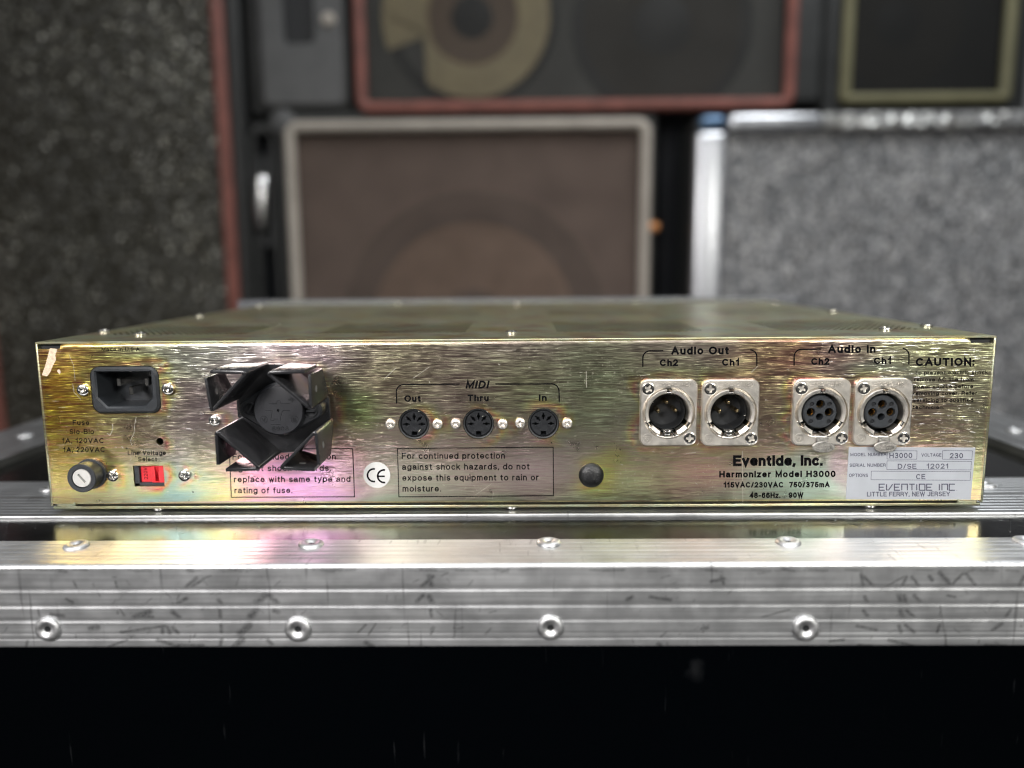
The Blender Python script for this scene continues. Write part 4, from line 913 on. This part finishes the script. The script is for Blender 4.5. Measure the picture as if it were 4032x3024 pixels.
print_block([('Eventide, Inc.', 2886.5, 3239.5, 1835, 43, BX), ('Harmonizer Model H3000', 2832, 3290, 1879.6, 26, BO), ('115VAC/230VAC  750/375mA', 2849, 3267, 1919.6, 22, BO), ('48-66Hz.   90W', 2951.5, 3163.4, 1960.8, 22, BO)], M_INK, unit)
def label_extra(bm):
    for q in ([(3493, 1774.4), (3610, 1774.8), (3609, 1807.8), (3492, 1807)], [(3711, 1774), (3828, 1774.8), (3826, 1808.6), (3710, 1807.6)], [(3492, 1814.3), (3823.8, 1816.5), (3822, 1849.9), (3491, 1848.5)], [(3430, 1854.7), (3820.8, 1857), (3819, 1891), (3429, 1888.5)]):
        stroke(bm, upx(q), 0.2, -0.19, True)
    # squared-off maker's lettering drawn stroke by stroke
    G = {'E': [[(1, 0), (0, 0), (0, 1), (1, 1)], [(0, .5), (.8, .5)]], 'V': [[(0, 1), (0, 0.05), (.35, 0.05), (1, 1)]], 'N': [[(0, 0), (0, 1), (1, 1), (1, 0)]], 'T': [[(0, 1), (1, 1)], [(.5, 1), (.5, 0)]],
         'I': [[(.2, 1), (.2, 0)]], 'D': [[(0, 0), (1, 0), (1, 1), (0, 1), (0, 0)]], 'C': [[(1, 1), (0, 1), (0, 0), (1, 0)]], '.': [[(0, 0), (.2, 0)]]}
    u = 3461.0
    for ch, wd in (('E', 22), ('V', 24), ('E', 22), ('N', 22), ('T', 22), ('I', 4), ('D', 22), ('E', 22), (' ', 20), ('I', 4), ('N', 22), ('C', 22), ('.', 6)):
        for pl in G.get(ch, []): stroke(bm, upx([(u+p[0]*wd, 1930-p[1]*24) for p in pl]), 0.48, -0.19)
        u += wd+(7.0 if ch != ' ' else 0)
print_block([('MODEL NUMBER', 3348.6, 3490, 1796, 12.5), ('H3000', 3502, 3592, 1804, 21), ('VOLTAGE', 3628, 3707, 1797.8, 12.6), ('230', 3740, 3792, 1804.7, 21), ('SERIAL NUMBER', 3345.6, 3487.5, 1838, 13), ('D/SE', 3535, 3609, 1846, 20),
             ('12021', 3648.5, 3733, 1845.5, 20), ('OPTIONS', 3342.5, 3418, 1878, 13), ('CE', 3607, 3643.7, 1886.8, 20), ('LITTLE FERRY, NEW JERSEY', 3413.7, 3740.5, 1954.5, 18.5)], M_LABELINK, lab, off=0.19, extra=label_extra)

# ================================================================== THE FLIGHT CASE
case = thing('flight_case', 'black flight case with scuffed ribbed aluminium edging and rivets under the rack unit', 'flight case', (0, 255, -420))
CX0, CX1, CY0, CY1, ZT = -352.0, 352.0, -64.8, 575.0, -3.0
bm = BM(); box(bm, CX0+3, CX1-3, CY0+2.0, CY1-3, -420, ZT-1.6, 0.6); meshobj('case_body', bm, M_LAM, case)
bm = BM(); box(bm, CX0+3.5, CX1-3.5, CY0+0.8, CY0+1.95, -419, ZT-30); meshobj('front_board', bm, M_LAMF, case, smooth=0)  # shade on the case front is put into this darker, duller laminate
def extrude_prof(prof, x0, x1, nx, m, name, scuff=None, label=None):
    """open profile [(y,z)] swept along x"""
    xs = np.linspace(x0, x1, nx+1); n = len(prof); me = bpy.data.meshes.new(name)
    vv = np.zeros(((nx+1)*n, 3)); P = np.array(prof)
    vv[:, 0] = np.repeat(xs, n); vv[:, 1] = np.tile(P[:, 0], nx+1); vv[:, 2] = np.tile(P[:, 1], nx+1)
    i = np.arange(nx)[:, None]*n; j = np.arange(n-1)[None, :]; a = (i+j).ravel(); f = np.stack([a, a+n, a+n+1, a+1], 1)
    o3 = np.array(WO[case.name]); me.from_pydata(((vv-o3)*S).tolist(), [], f.tolist())
    if scuff is not None:
        at = me.attributes.new('scuff', 'FLOAT', 'POINT'); at.data.foreach_set('value', scuff(vv).astype(np.float32))
    me.materials.append(m); me.shade_smooth(); me.set_sharp_from_angle(angle=math.radians(60))
    o = bpy.data.objects.new(name, me); link(o, case, tuple(o3)); 
    if label: o['label'] = label
    return o
def ribs(u0, u1, lines, d=0.45, wd=0.9, step=0.35):
    """surface offsets along a leg: (distance, inset) with rounded V grooves at lines"""
    us = list(np.arange(u0, u1+1e-6, step)); out = []
    for u in us:
        h = 0.0
        for (c, dd, ww, st) in lines:
            if st: h -= dd*(1/(1+math.exp(-(u-c)/0.10)))
            else: h -= dd*math.exp(-((u-c)/ww)**2)
        out.append((u, h))
    return out
# front angle: vertical leg (33.5 mm) and top leg (28 mm) with a worn round corner
VL = [(9.9, 0.17, 0.85, 0), (11.2, -0.08, 0.4, 0), (16.6, 0.16, 0.8, 0), (17.8, -0.08, 0.4, 0), (22.6, 0.16, 0.8, 0), (23.8, -0.07, 0.4, 0), (28.0, 0.12, 0.3, 0), (30.2, 0.18, 0.3, 0)]
prof = [(CY0+0.2+0, ZT-33.6)]+[(CY0-h, ZT-u) for u, h in ribs(1.6, 33.4, VL)][::-1]
prof += [(CY0+1.6-1.6*math.cos(t), ZT-1.6+1.6*math.sin(t)) for t in np.linspace(0.15, PI/2-0.15, 7)]
TL = [(6.5, 0.22, 0.45, 0), (9.5, 0.22, 0.45, 0), (14, 0.22, 0.45, 0), (19, 0.2, 0.4, 0), (23, 0.2, 0.4, 0)]
prof += [(CY0+u, ZT+h) for u, h in ribs(1.7, 27.6, TL)]+[(CY0+27.9, ZT-0.3), (CY0+28.0, ZT-1.7)]
def scuff_fn(vv):
    s = np.zeros(len(vv)); front = vv[:, 1] < CY0+1.2
    depth = ZT-vv[:, 2]
    X, Z = vv[:, 0], vv[:, 2]
    def seg(p0, p1, wd, k=1.0):
        a = np.array(UN(*p0, CY0)); b = np.array(UN(*p1, CY0)); d = b-a; L = max(1e-3, np.hypot(*d))
        t = np.clip(((X-a[0])*d[0]+(Z-a[1])*d[1])/L**2, 0, 1); q = np.hypot(X-a[0]-t*d[0], Z-a[1]-t*d[1])
        return np.clip(1.25-q/wd, 0, 1)*k
    SG = [((735, 2310), (775, 2275), 1.0), ((755, 2310), (800, 2280), .8), ((1010, 2372), (1045, 2345), 1.6), ((1060, 2345), (1090, 2372), 1.5), ((985, 2430), (1010, 2400), 1.5), ((1080, 2405), (1095, 2410), 1.2), ((945, 2492), (980, 2462), 1.6),
          ((930, 2540), (955, 2520), 1.4), ((990, 2465), (900, 2560), .35), ((860, 2362), (872, 2376), .9), ((866, 2405), (868, 2432), .9), ((870, 2460), (872, 2490), .8), ((872, 2518), (868, 2540), .8), ((530, 2430), (590, 2408), 1.4), ((560, 2425), (600, 2430), 1.0),
          ((680, 2410), (705, 2432), 1.2), ((700, 2375), (735, 2355), .9), ((355, 2475), (385, 2470), 1.3), ((475, 2490), (650, 2465), .7), ((640, 2470), (640, 2492), 1.0), ((660, 2470), (668, 2492), 1.0), ((680, 2472), (700, 2492), 1.0), ((430, 2545), (500, 2520), .6), ((620, 2520), (700, 2545), .9),
          ((700, 2540), (800, 2542), .9), ((150, 2400), (155, 2425), .5), ((100, 2555), (108, 2525), .7), ((200, 2420), (250, 2425), .9), ((262, 2360), (285, 2372), .8), ((290, 2290), (310, 2330), .5), ((455, 2290), (462, 2320), .5), ((1055, 2520), (1070, 2535), 1.0),
          ((1660, 2310), (1705, 2270), .9), ((1690, 2270), (1700, 2310), 1.2), ((1640, 2370), (1665, 2345), .9), ((1690, 2350), (1702, 2375), 1.3), ((1695, 2400), (1700, 2430), .8), ((1410, 2490), (1440, 2460), .5), ((1450, 2500), (1480, 2455), .4), ((1440, 2530), (1465, 2545), 1.1),
          ((2470, 2360), (2490, 2350), 1.0), ((2560, 2350), (2640, 2362), .9), ((2800, 2290), (2850, 2280), .9), ((2840, 2270), (2850, 2300), .7), ((2765, 2475), (2785, 2472), .9), ((3000, 2430), (3110, 2400), .4), ((2592, 2535), (2600, 2540), 1.0),
          ((3400, 2270), (3440, 2310), .8), ((3390, 2260), (3400, 2310), .8), ((3470, 2320), (3560, 2270), .4), ((3570, 2270), (3550, 2310), .7), ((3590, 2270), (3620, 2310), .7), ((3660, 2270), (3670, 2285), .9), ((3700, 2255), (3740, 2300), 1.0), ((3750, 2300), (3790, 2260), .7), ((3800, 2255), (3840, 2305), .8),
          ((3405, 2350), (3415, 2372), .9), ((3540, 2345), (3548, 2375), 1.3), ((3560, 2345), (3566, 2375), .9), ((3600, 2345), (3625, 2370), .9), ((3730, 2345), (3760, 2350), .6), ((3400, 2405), (3415, 2425), .9), ((3545, 2405), (3555, 2430), 1.2), ((3570, 2405), (3600, 2430), .8), ((3700, 2380), (3730, 2560), .3),
          ((3375, 2465), (3450, 2480), .8), ((3540, 2465), (3548, 2490), .9), ((3565, 2462), (3600, 2490), .8), ((3690, 2490), (3700, 2460), .7), ((3910, 2480), (3945, 2455), .9), ((3960, 2430), (3980, 2400), .8), ((3270, 2525), (3320, 2520), .8), ((3500, 2520), (3600, 2545), .8), ((3380, 2540), (3430, 2545), .8),
          ((4010, 2310), (4032, 2270), .9), ((3880, 2540), (3960, 2545), .8)]
    for a, b, wd in SG: s = np.maximum(s, seg(a, b, wd*0.98))
    r2 = np.random.default_rng(3)
    for k in range(130):                     # small nicks gathered where the big scuffs are
        cx_ = r2.choice([600, 900, 3600, 2600, 1700, 350, 3900])+r2.normal(0, 130); cy_ = r2.uniform(2265, 2545); ln = r2.uniform(6, 34); an = r2.choice([1.2, 0.7, 0.15, 2.2])+r2.normal(0, .3)
        s = np.maximum(s, seg((cx_, cy_), (cx_+ln*math.cos(an), cy_-ln*math.sin(an)), r2.uniform(0.18, 0.5), r2.uniform(0.4, 0.95)))
    for k in range(60):                      # grime line under the worn corner
        cx_ = r2.uniform(0, 4032); s = np.maximum(s, seg((cx_, 2245+r2.normal(0, 4)), (cx_+r2.uniform(15, 90), 2247+r2.normal(0, 4)), r2.uniform(0.3, 0.7), r2.uniform(0.3, 0.8)))
    inlow = np.zeros(len(vv))
    for (c, dd, ww, st) in VL:
        if dd > 0.15 and ww > 0.7: inlow = np.maximum(inlow, np.exp(-((depth-c)/0.9)**2))
    return s*front*(1-0.9*inlow)
extrude_prof(prof, CX0, CX1, 1500, M_ALF, 'front_edge_extrusion', scuff_fn, 'scuffed front aluminium edge')
# rear wide extrusion on which the unit stands
TL2 = [(c, 0.4, 0.5, 0) for c in (4, 8.0, 12.5, 17, 21.5, 26, 33, 37.5, 42, 46.5, 51, 55.5)]
prof2 = [(-3.6, ZT-1.7), (-3.6, ZT-0.45), (-3.35, ZT-0.1)]+[(-3.5+u, ZT+h) for u, h in ribs(0.5, 59.5, TL2)]+[(56.4, ZT-1.7)]
extrude_prof(prof2, CX0, CX1, 4, M_AL, 'cross_extrusion')
for s in (-1, 1):
    bm = BM()
    x_in, x_out = 300, 352
    ys = [s*x_in]+[s*(x_in+k) for k in (8, 8.6, 9.4, 10, 24, 24.6, 25.4, 26, 42, 42.6, 43.4, 44)]+[s*x_out]
    zs = [ZT+3.0-(0.5 if k in (2, 3, 6, 7, 10, 11) else 0) for k in range(len(ys))]
    pr = [(s*x_in, ZT-1.6)]+list(zip(ys, zs))+[(s*x_out, ZT-34)]
    for (a, za), (b, zb) in zip(pr, pr[1:]):
        q = [bm.verts.new(p) for p in ((a, 57, za), (a, CY1, za), (b, CY1, zb), (b, 57, zb))]; bm.faces.new(q)
    q = [bm.verts.new((a, 57, za)) for a, za in pr]; bm.faces.new(q)
    meshobj('side_rail', fixn(bm), M_ALY, case, smooth=30)
bm = BM(); box(bm, -299, 299, CY1-30, CY1, ZT-1.6, ZT, 0.4); meshobj('back_rail', bm, M_AL, case)
bmr = BM(); lathe(bmr, [(5.15, 0), (5.1, 0.55), (4.7, 1.15), (3.9, 1.5), (3.0, 1.55), (2.3, 1.25), (1.9, 0.9), (1.55, 0.75), (1.35, 0.5), (0.7, 0.4), (0, 0.4)], 32, fr_top(0)); fixn(bmr)
bmr.transform(Matrix.Scale(S, 4)); rv = bpy.data.meshes.new('rivet'); bmr.to_mesh(rv); bmr.free(); rv.materials.append(M_RIVET); rv.materials.append(M_BLACKMAT)
for p_ in rv.polygons: p_.material_index = 1 if math.hypot(p_.center.x, p_.center.y) < 1.32*S else 0  # shade in the centre hole is put into a black material
rv.validate(); rv.shade_smooth(); rv.set_sharp_from_angle(angle=math.radians(60))
bmh = BM(); lathe(bmh, [(1.3, 0.55), (0, 0.5)], 16, fr_top(0)); bmh.transform(Matrix.Scale(S, 4)); rh = bpy.data.meshes.new('rivet_hole'); bmh.to_mesh(rh); bmh.free(); rh.materials.append(M_BLACKMAT)
def rivet(loc, rot, hole=True):
    r = inst('rivet', rv, case, loc, rot); k = random.uniform(0.97, 1.03); r.scale = (k, k, 1)
for px, py in ((185, 2480), (1172, 2480), (2168, 2474), (3175, 2477)):
    x, z = UN(px, py, CY0-1); rivet((x, CY0-0.1, z), (PI/2+random.uniform(-.04, .04), random.uniform(0, 3), 0))
rivet((-271, CY0-0.1, ZT-24.5), FACE); rivet((215, CY0-0.1, ZT-24.5), FACE); rivet((312, CY0-0.1, ZT-24.5), FACE)
for px, py in ((300, 2146), (1225, 2140), (2160, 2134), (3103, 2132), (4040, 2128)):
    d = ray(px, py); t = (ZT+0.6-CAM[2])/d[2]; p = CAM+t*d; rivet((p[0], p[1], ZT-0.05), (random.uniform(-.05, .05), random.uniform(-.05, .05), random.uniform(0, 6)))
for sx_ in (-1, 1):
    for y in (158, 320, 480): rivet((sx_*326, y, ZT+2.9), (0, 0, 0))
    for y in (16, 40): rivet((sx_*(262 if y == 16 else 240), y, ZT), (0, 0, 0))

# ================================================================== BACKGROUND CABINETS
ZF = -420.0
bm = BM(); box(bm, -7000, 7000, -9000, 5000, -440, ZF); fl = meshobj('floor', bm, M_FLOOR, None, smooth=0); fl['kind'] = 'structure'
def cab_thing(name, label, cat, x0, x1, z0, z1, Y, depth=360, m=None, group=None, gap=None):
    t = thing(name, label, cat, ((x0+x1)/2, Y+depth/2, z0), group)
    bm = BM()
    if gap is None: box(bm, x0, x1, Y, Y+depth, z0, z1, 14, 3)
    else:
        g0, g1, h0, h1, dd = gap              # the opening behind the grille
        fr = lambda u, v, w=0.0: (u, Y-w, v)
        plate(bm, fr, rrect(x0, z0, x1, z1, 12), [rrect(g0, h0, g1, h1, 4)], -dd, 0, bev=6, back=False)
        box(bm, x0, x1, Y+dd, Y+depth, z0, z1, 10, 2)
    fixn(bm); meshobj('cabinet_shell', bm, m or M_TOLEX, t); return t
def piping(t, x0, x1, z0, z1, Y, r, m, rc=14):
    bm = BM(); tube(bm, [(p[0], Y, p[1]) for p in rrect(x0, z0, x1, z1, rc)], r, True, 10); return meshobj('piping', fixn(bm), m, t)
def sheet_panel(t, name, x0, x1, z0, z1, Y, m, th=2.0):
    bm = BM(); box(bm, x0, x1, Y, Y+th, z0, z1); return meshobj(name, bm, m, t, smooth=0)
def speaker(t, cx, cz, Y, prof, mats, label=None):
    e = bpy.data.objects.new('speaker', None); link(e, t, (cx, Y, cz))
    for nm, pr, m in zip(('surround', 'cone', 'dust_cap'), prof, mats):
        bm = BM(); lathe(bm, pr, 48, fr_panel(Y), cx, cz); meshobj(nm, fixn(bm), m, e)
    return e
YB = 1000.0
def bx_(px, py): return UN(px, py, YB)
# left: big dark salt-and-pepper grille with red piping
xl0, _ = bx_(-60, 1130); xl1, _ = bx_(868, 500)
t = cab_thing('speaker_cabinet', 'tall speaker cabinet with dark speckled grille and thin red piping at the far left', 'speaker cabinet', xl0-32, -455, ZF, 640, YB+8, gap=(xl0, -487, ZF+50, 600, 40))
sheet_panel(t, 'grille_cloth', xl0, -488, ZF+50, 600, YB+6, M_SPARKL)
piping(t, xl0-2, -486, ZF+45, 640-22, YB+1, 11, M_REDPIPE)
# centre bottom: brown grille, white piping, one big speaker
cx0, cz1 = bx_(1138, 500); cx1, _ = bx_(2545, 500)
t = cab_thing('speaker_cabinet', 'speaker cabinet with brown grille cloth, off-white piping and one large speaker, centre background', 'speaker cabinet', cx0-22, cx1+20, ZF, 365, YB+8, gap=(cx0, cx1, ZF+60, cz1, 80))
bm = BM(); box(bm, cx0-5, cx1+5, YB+24, YB+28, ZF+50, cz1+5); meshobj('baffle_board', bm, M_BAFFLE, t, smooth=0)
scx_, scz_ = bx_(1865, 1285)
speaker(t, scx_, scz_, YB+24, [[(228, 0), (226, 3), (180, 6), (172, 3)], [(176, 4), (60, 1)], [(62, 1), (40, 4), (0, 6)]], (M_SURR, M_CONE, M_SURR))
sheet_panel(t, 'grille_cloth', cx0, cx1, ZF+60, cz1, YB+10, M_CLOTHB)
piping(t, cx0, cx1, ZF+55, cz1, YB+1, 9.5, M_WHITEPIPE)
bm = BM(); x_, z_ = bx_(2578, 893); lathe(bm, [(9, 0), (8, 4), (0, 6)], 20, fr_panel(YB+6), x_, z_); meshobj('cabinet_screw', fixn(bm), M_BRASS, t)
bm = BM(); x_, z_ = bx_(1112, 480); lathe(bm, [(22, 0), (20, 8), (10, 12), (0, 13)], 20, fr_panel(YB+6), x_, z_); meshobj('corner_protector', fixn(bm), M_TOLEXG, t)
# upright handle in the dark gap beside it
hx_, hz_ = bx_(1025, 790)
t = thing('chrome_handle', 'small bright chrome handle glinting in the dark gap left of the white-piped cabinet', 'handle', (hx_, YB+20, hz_))
bm = BM(); tube(bm, [(hx_-3, YB+26, hz_-46), (hx_-2, YB+10, hz_-36), (hx_, YB+6, hz_), (hx_+2, YB+10, hz_+36), (hx_+3, YB+26, hz_+46)], 11, False, 14); meshobj('grip', fixn(bm), M_HANDLE, t)
bm = BM(); box(bm, hx_-26, hx_+20, YB+26, YB+40, hz_-80, hz_+80, 4); meshobj('backplate', bm, M_BLACKMAT, t)
# black blocks added in the gaps, the gaps' shade put into their colour
t = cab_thing('gap_shade_block', 'added black block for the shade in the gap between the two left cabinets', 'shade block', -452, cx0-25, ZF, 348, YB+42, m=M_GAP)
bm = BM(); box(bm, -453, -441, YB+20, YB+60, ZF, 345, 3); box(bm, cx0-40, cx0-26, YB+20, YB+60, ZF, 345, 3); box(bm, -453, cx0-26, YB+20, YB+60, 328, 347, 3); meshobj('gap_frame', bm, M_TOLEX, t)
t = cab_thing('gap_shade_block', 'added black block for the shade in the gap between the white-piped cabinet and the silver grille', 'shade block', cx1+24, 292, ZF, 345, YB+42, m=M_GAP)
# top small grey unit
x0, zb = bx_(1030, 420); x1, _ = bx_(1365, 420)
t = cab_thing('amplifier_head', 'grey amplifier head with a black recessed handle above the dark gap', 'amplifier', -452, x1+8, 352, 700, YB+20)
bm = BM(); wnx0, wnz0 = bx_(1112, 168); wnx1, _ = bx_(1235, 168)
plate(bm, lambda u, v, w=0.0: (u, YB+20-w, v), rrect(x0, zb, x1, 680, 14), [rrect(wnx0, wnz0, wnx1, 640, 8)], 0, 16, bev=5, hbev=2); fixn(bm); meshobj('front_panel', bm, M_TOLEXG, t)
sheet_panel(t, 'handle_recess', wnx0-2, wnx1+2, wnz0-2, 642, YB+19, M_BLACKMAT, 1)
bm = BM(); x_, z_ = bx_(1290, 75); lathe(bm, [(12, 0), (9, 6), (0, 8)], 20, fr_panel(YB+4), x_, z_); meshobj('knob', fixn(bm), M_WHITEPIPE, t)
# top centre: red piped cabinet, two speakers seen through the cloth
tx0, tz0 = bx_(1425, 425); tx1, _ = bx_(3105, 425)
t = cab_thing('speaker_cabinet', 'wide speaker cabinet with faded red piping and two speakers behind thin cloth, top centre', 'speaker cabinet', tx0-18, tx1+55, 366, 760, YB+8, gap=(tx0, tx1, tz0, 730, 60))
bm = BM(); box(bm, tx0-4, tx1+4, YB+40, YB+44, tz0-4, 734); meshobj('baffle_board', bm, M_GREYBAF, t, smooth=0)
def pxr(px): return px*1352/3133.3
sx_, sz_ = bx_(1852, 40)
sp = speaker(t, sx_, sz_, YB+42, [[(pxr(330), 0), (pxr(326), 5), (pxr(296), 6)], [(pxr(185), 6), (pxr(70), 4)], [(pxr(82), 4), (pxr(50), 8), (0, 10)]], (M_BLACKMAT, M_CONE2, M_BLACKMAT))
bm = BM()
for (a0, a1, r0, r1, dy_) in ((-180, 180, 178, 300, 0), (150, 200, 170, 345, 4)):
    n = 40; ri = []; ro = []
    for i in range(n+1):
        a = math.radians(a0+(a1-a0)*i/n)
        def cut(r_):
            x, z = pxr(r_)*math.cos(a), pxr(r_)*math.sin(a)
            if dy_ == 0 and z < -pxr(40): x = max(x, -pxr(186)-z*0.04)
            return bm.verts.new((sx_+x, YB+32+dy_, sz_+z))
        ri.append(cut(r0)); ro.append(cut(r1))
    for i in range(n): bm.faces.new([ri[i], ro[i], ro[i+1], ri[i+1]])
r_ = bmesh.ops.extrude_face_region(bm, geom=list(bm.faces))
for v in [g for g in r_['geom'] if isinstance(g, bmesh.types.BMVert)]: v.co.y += 3
meshobj('frame_ring', fixn(bm), M_CREAM, sp, label='cream coloured ring, broken at its lower left')
sx_, sz_ = bx_(2625, 70)
speaker(t, sx_, sz_, YB+42, [[(pxr(350), 0), (pxr(345), 5), (pxr(300), 6)], [(pxr(305), 6), (pxr(100), 3)], [(pxr(110), 4), (pxr(60), 8), (0, 10)]], (M_BLACKPL, M_DARKCONE, M_BLACKMAT))
sheet_panel(t, 'grille_cloth', tx0, tx1, tz0, 730, YB+10, M_CLOTHG)
piping(t, tx0, tx1, tz0, 728, YB+1, 10, M_REDPIPE)
# right: silver grille cabinet with aluminium edging, a little nearer
YS = 900.0
def bs(px, py): return UN(px, py, YS)
ax0, az1 = bs(2745, 445); ax1, _ = bs(2872, 500); gx1 = 900.0
t = thing('silver_grille_cabinet', 'large cabinet with ribbed silver grille and bright aluminium edge strips at the right', 'speaker cabinet', ((ax0+gx1)/2, YS+180, ZF))
bm = BM(); box(bm, ax0+3, gx1, YS+24, YS+360, ZF, az1-3, 6, 2); meshobj('cabinet_shell', bm, M_TOLEX, t)
bm = BM(); box(bm, ax0, ax1-3, YS, YS+26, ZF+10, az1-26, 8, 3); meshobj('side_edge_strip', bm, plain('bright_edge_aluminium', (0.66, 0.67, 0.70), 0.33, 0.9, 0.05, 8), t)
bm = BM(); hx0, hz0 = bs(2895, 520); hx1, _ = bs(3240, 520); box(bm, hx0-10, hx1, YS, YS+26, hz0+1, az1, 8, 3); meshobj('top_edge_strip', bm, bpy.data.materials['bright_edge_aluminium'], t)  # reflected brightness of this length is put into its colour
bm = BM(); box(bm, hx1+1, gx1, YS, YS+26, hz0+1, az1, 8, 3); meshobj('top_edge_strip', bm, sparkle('tarnished_edge_aluminium', (0.55, 0.55, 0.53), (0.22, 0.22, 0.22), 160, 0.5, metal=0.5, patch=8), t, label='tarnished speckled length of the top edge strip')
bm = BM(); box(bm, ax0+4, hx0-12, YS+1, YS+24, az1-24, az1-1, 9, 3); meshobj('corner_piece', bm, plain('shaded_corner_aluminium', (0.10, 0.16, 0.25), 0.35, 0.8, 0.1, 20), t)  # aluminium corner, its bluish shade put into the colour
# ribbed grille: corrugated sheet
bm = BM(); n = int((gx1-ax1)/3.2); zt_, zb_ = hz0, ZF+20; row = []
for i in range(n*4+1):
    x = ax1+(gx1-ax1)*i/(n*4); y = YS+16-2.2*math.cos(2*PI*i/8)
    row.append((bm.verts.new((x, y, zt_)), bm.verts.new((x, y, zb_))))
for a, b in zip(row, row[1:]): bm.faces.new([a[0], a[1], b[1], b[0]])
meshobj('ribbed_grille', bm, M_SPARKR, t, smooth=80)
# top right: yellow piped cabinet
yx0, yz0 = bx_(3325, 392); yx1, _ = bx_(3955, 392)
t = cab_thing('speaker_cabinet', 'small black speaker cabinet with aged yellow piping, top right corner', 'speaker cabinet', yx0-34, yx1+42, yz0-24, 760, YB+8, gap=(yx0, yx1, yz0, 740, 60))
bm = BM(); box(bm, yx0-4, yx1+4, YB+50, YB+54, yz0-4, 744); meshobj('baffle_board', bm, M_BLACKMAT, t, smooth=0)
sx_, sz_ = bx_(3590, 60); speaker(t, sx_, sz_, YB+50, [[(120, 0), (118, 5), (104, 6)], [(104, 6), (34, 3)], [(36, 4), (20, 7), (0, 8)]], (M_BLACKPL, M_DARKCONE, M_BLACKMAT))
sheet_panel(t, 'grille_cloth', yx0, yx1, yz0, 740, YB+10, M_CLOTHK)
piping(t, yx0, yx1, yz0, 738, YB+1, 10, M_YELPIPE, rc=6)
# a shelf board carrying the upper cabinets
t = thing('support_frame', 'black frame carrying the two upper right cabinets, between them and the silver grille', 'frame', (500, YB+200, ZF))
bm = BM(); box(bm, ax0+10, yx1+60, YB+60, YB+340, yz0-50, yz0-26, 3); meshobj('board', bm, M_BLACKMAT, t)
for x_ in (ax0+40, yx1+30):
    bm = BM(); box(bm, x_-20, x_+20, YB+290, YB+330, ZF, yz0-51, 3); meshobj('leg', bm, M_BLACKMAT, t)
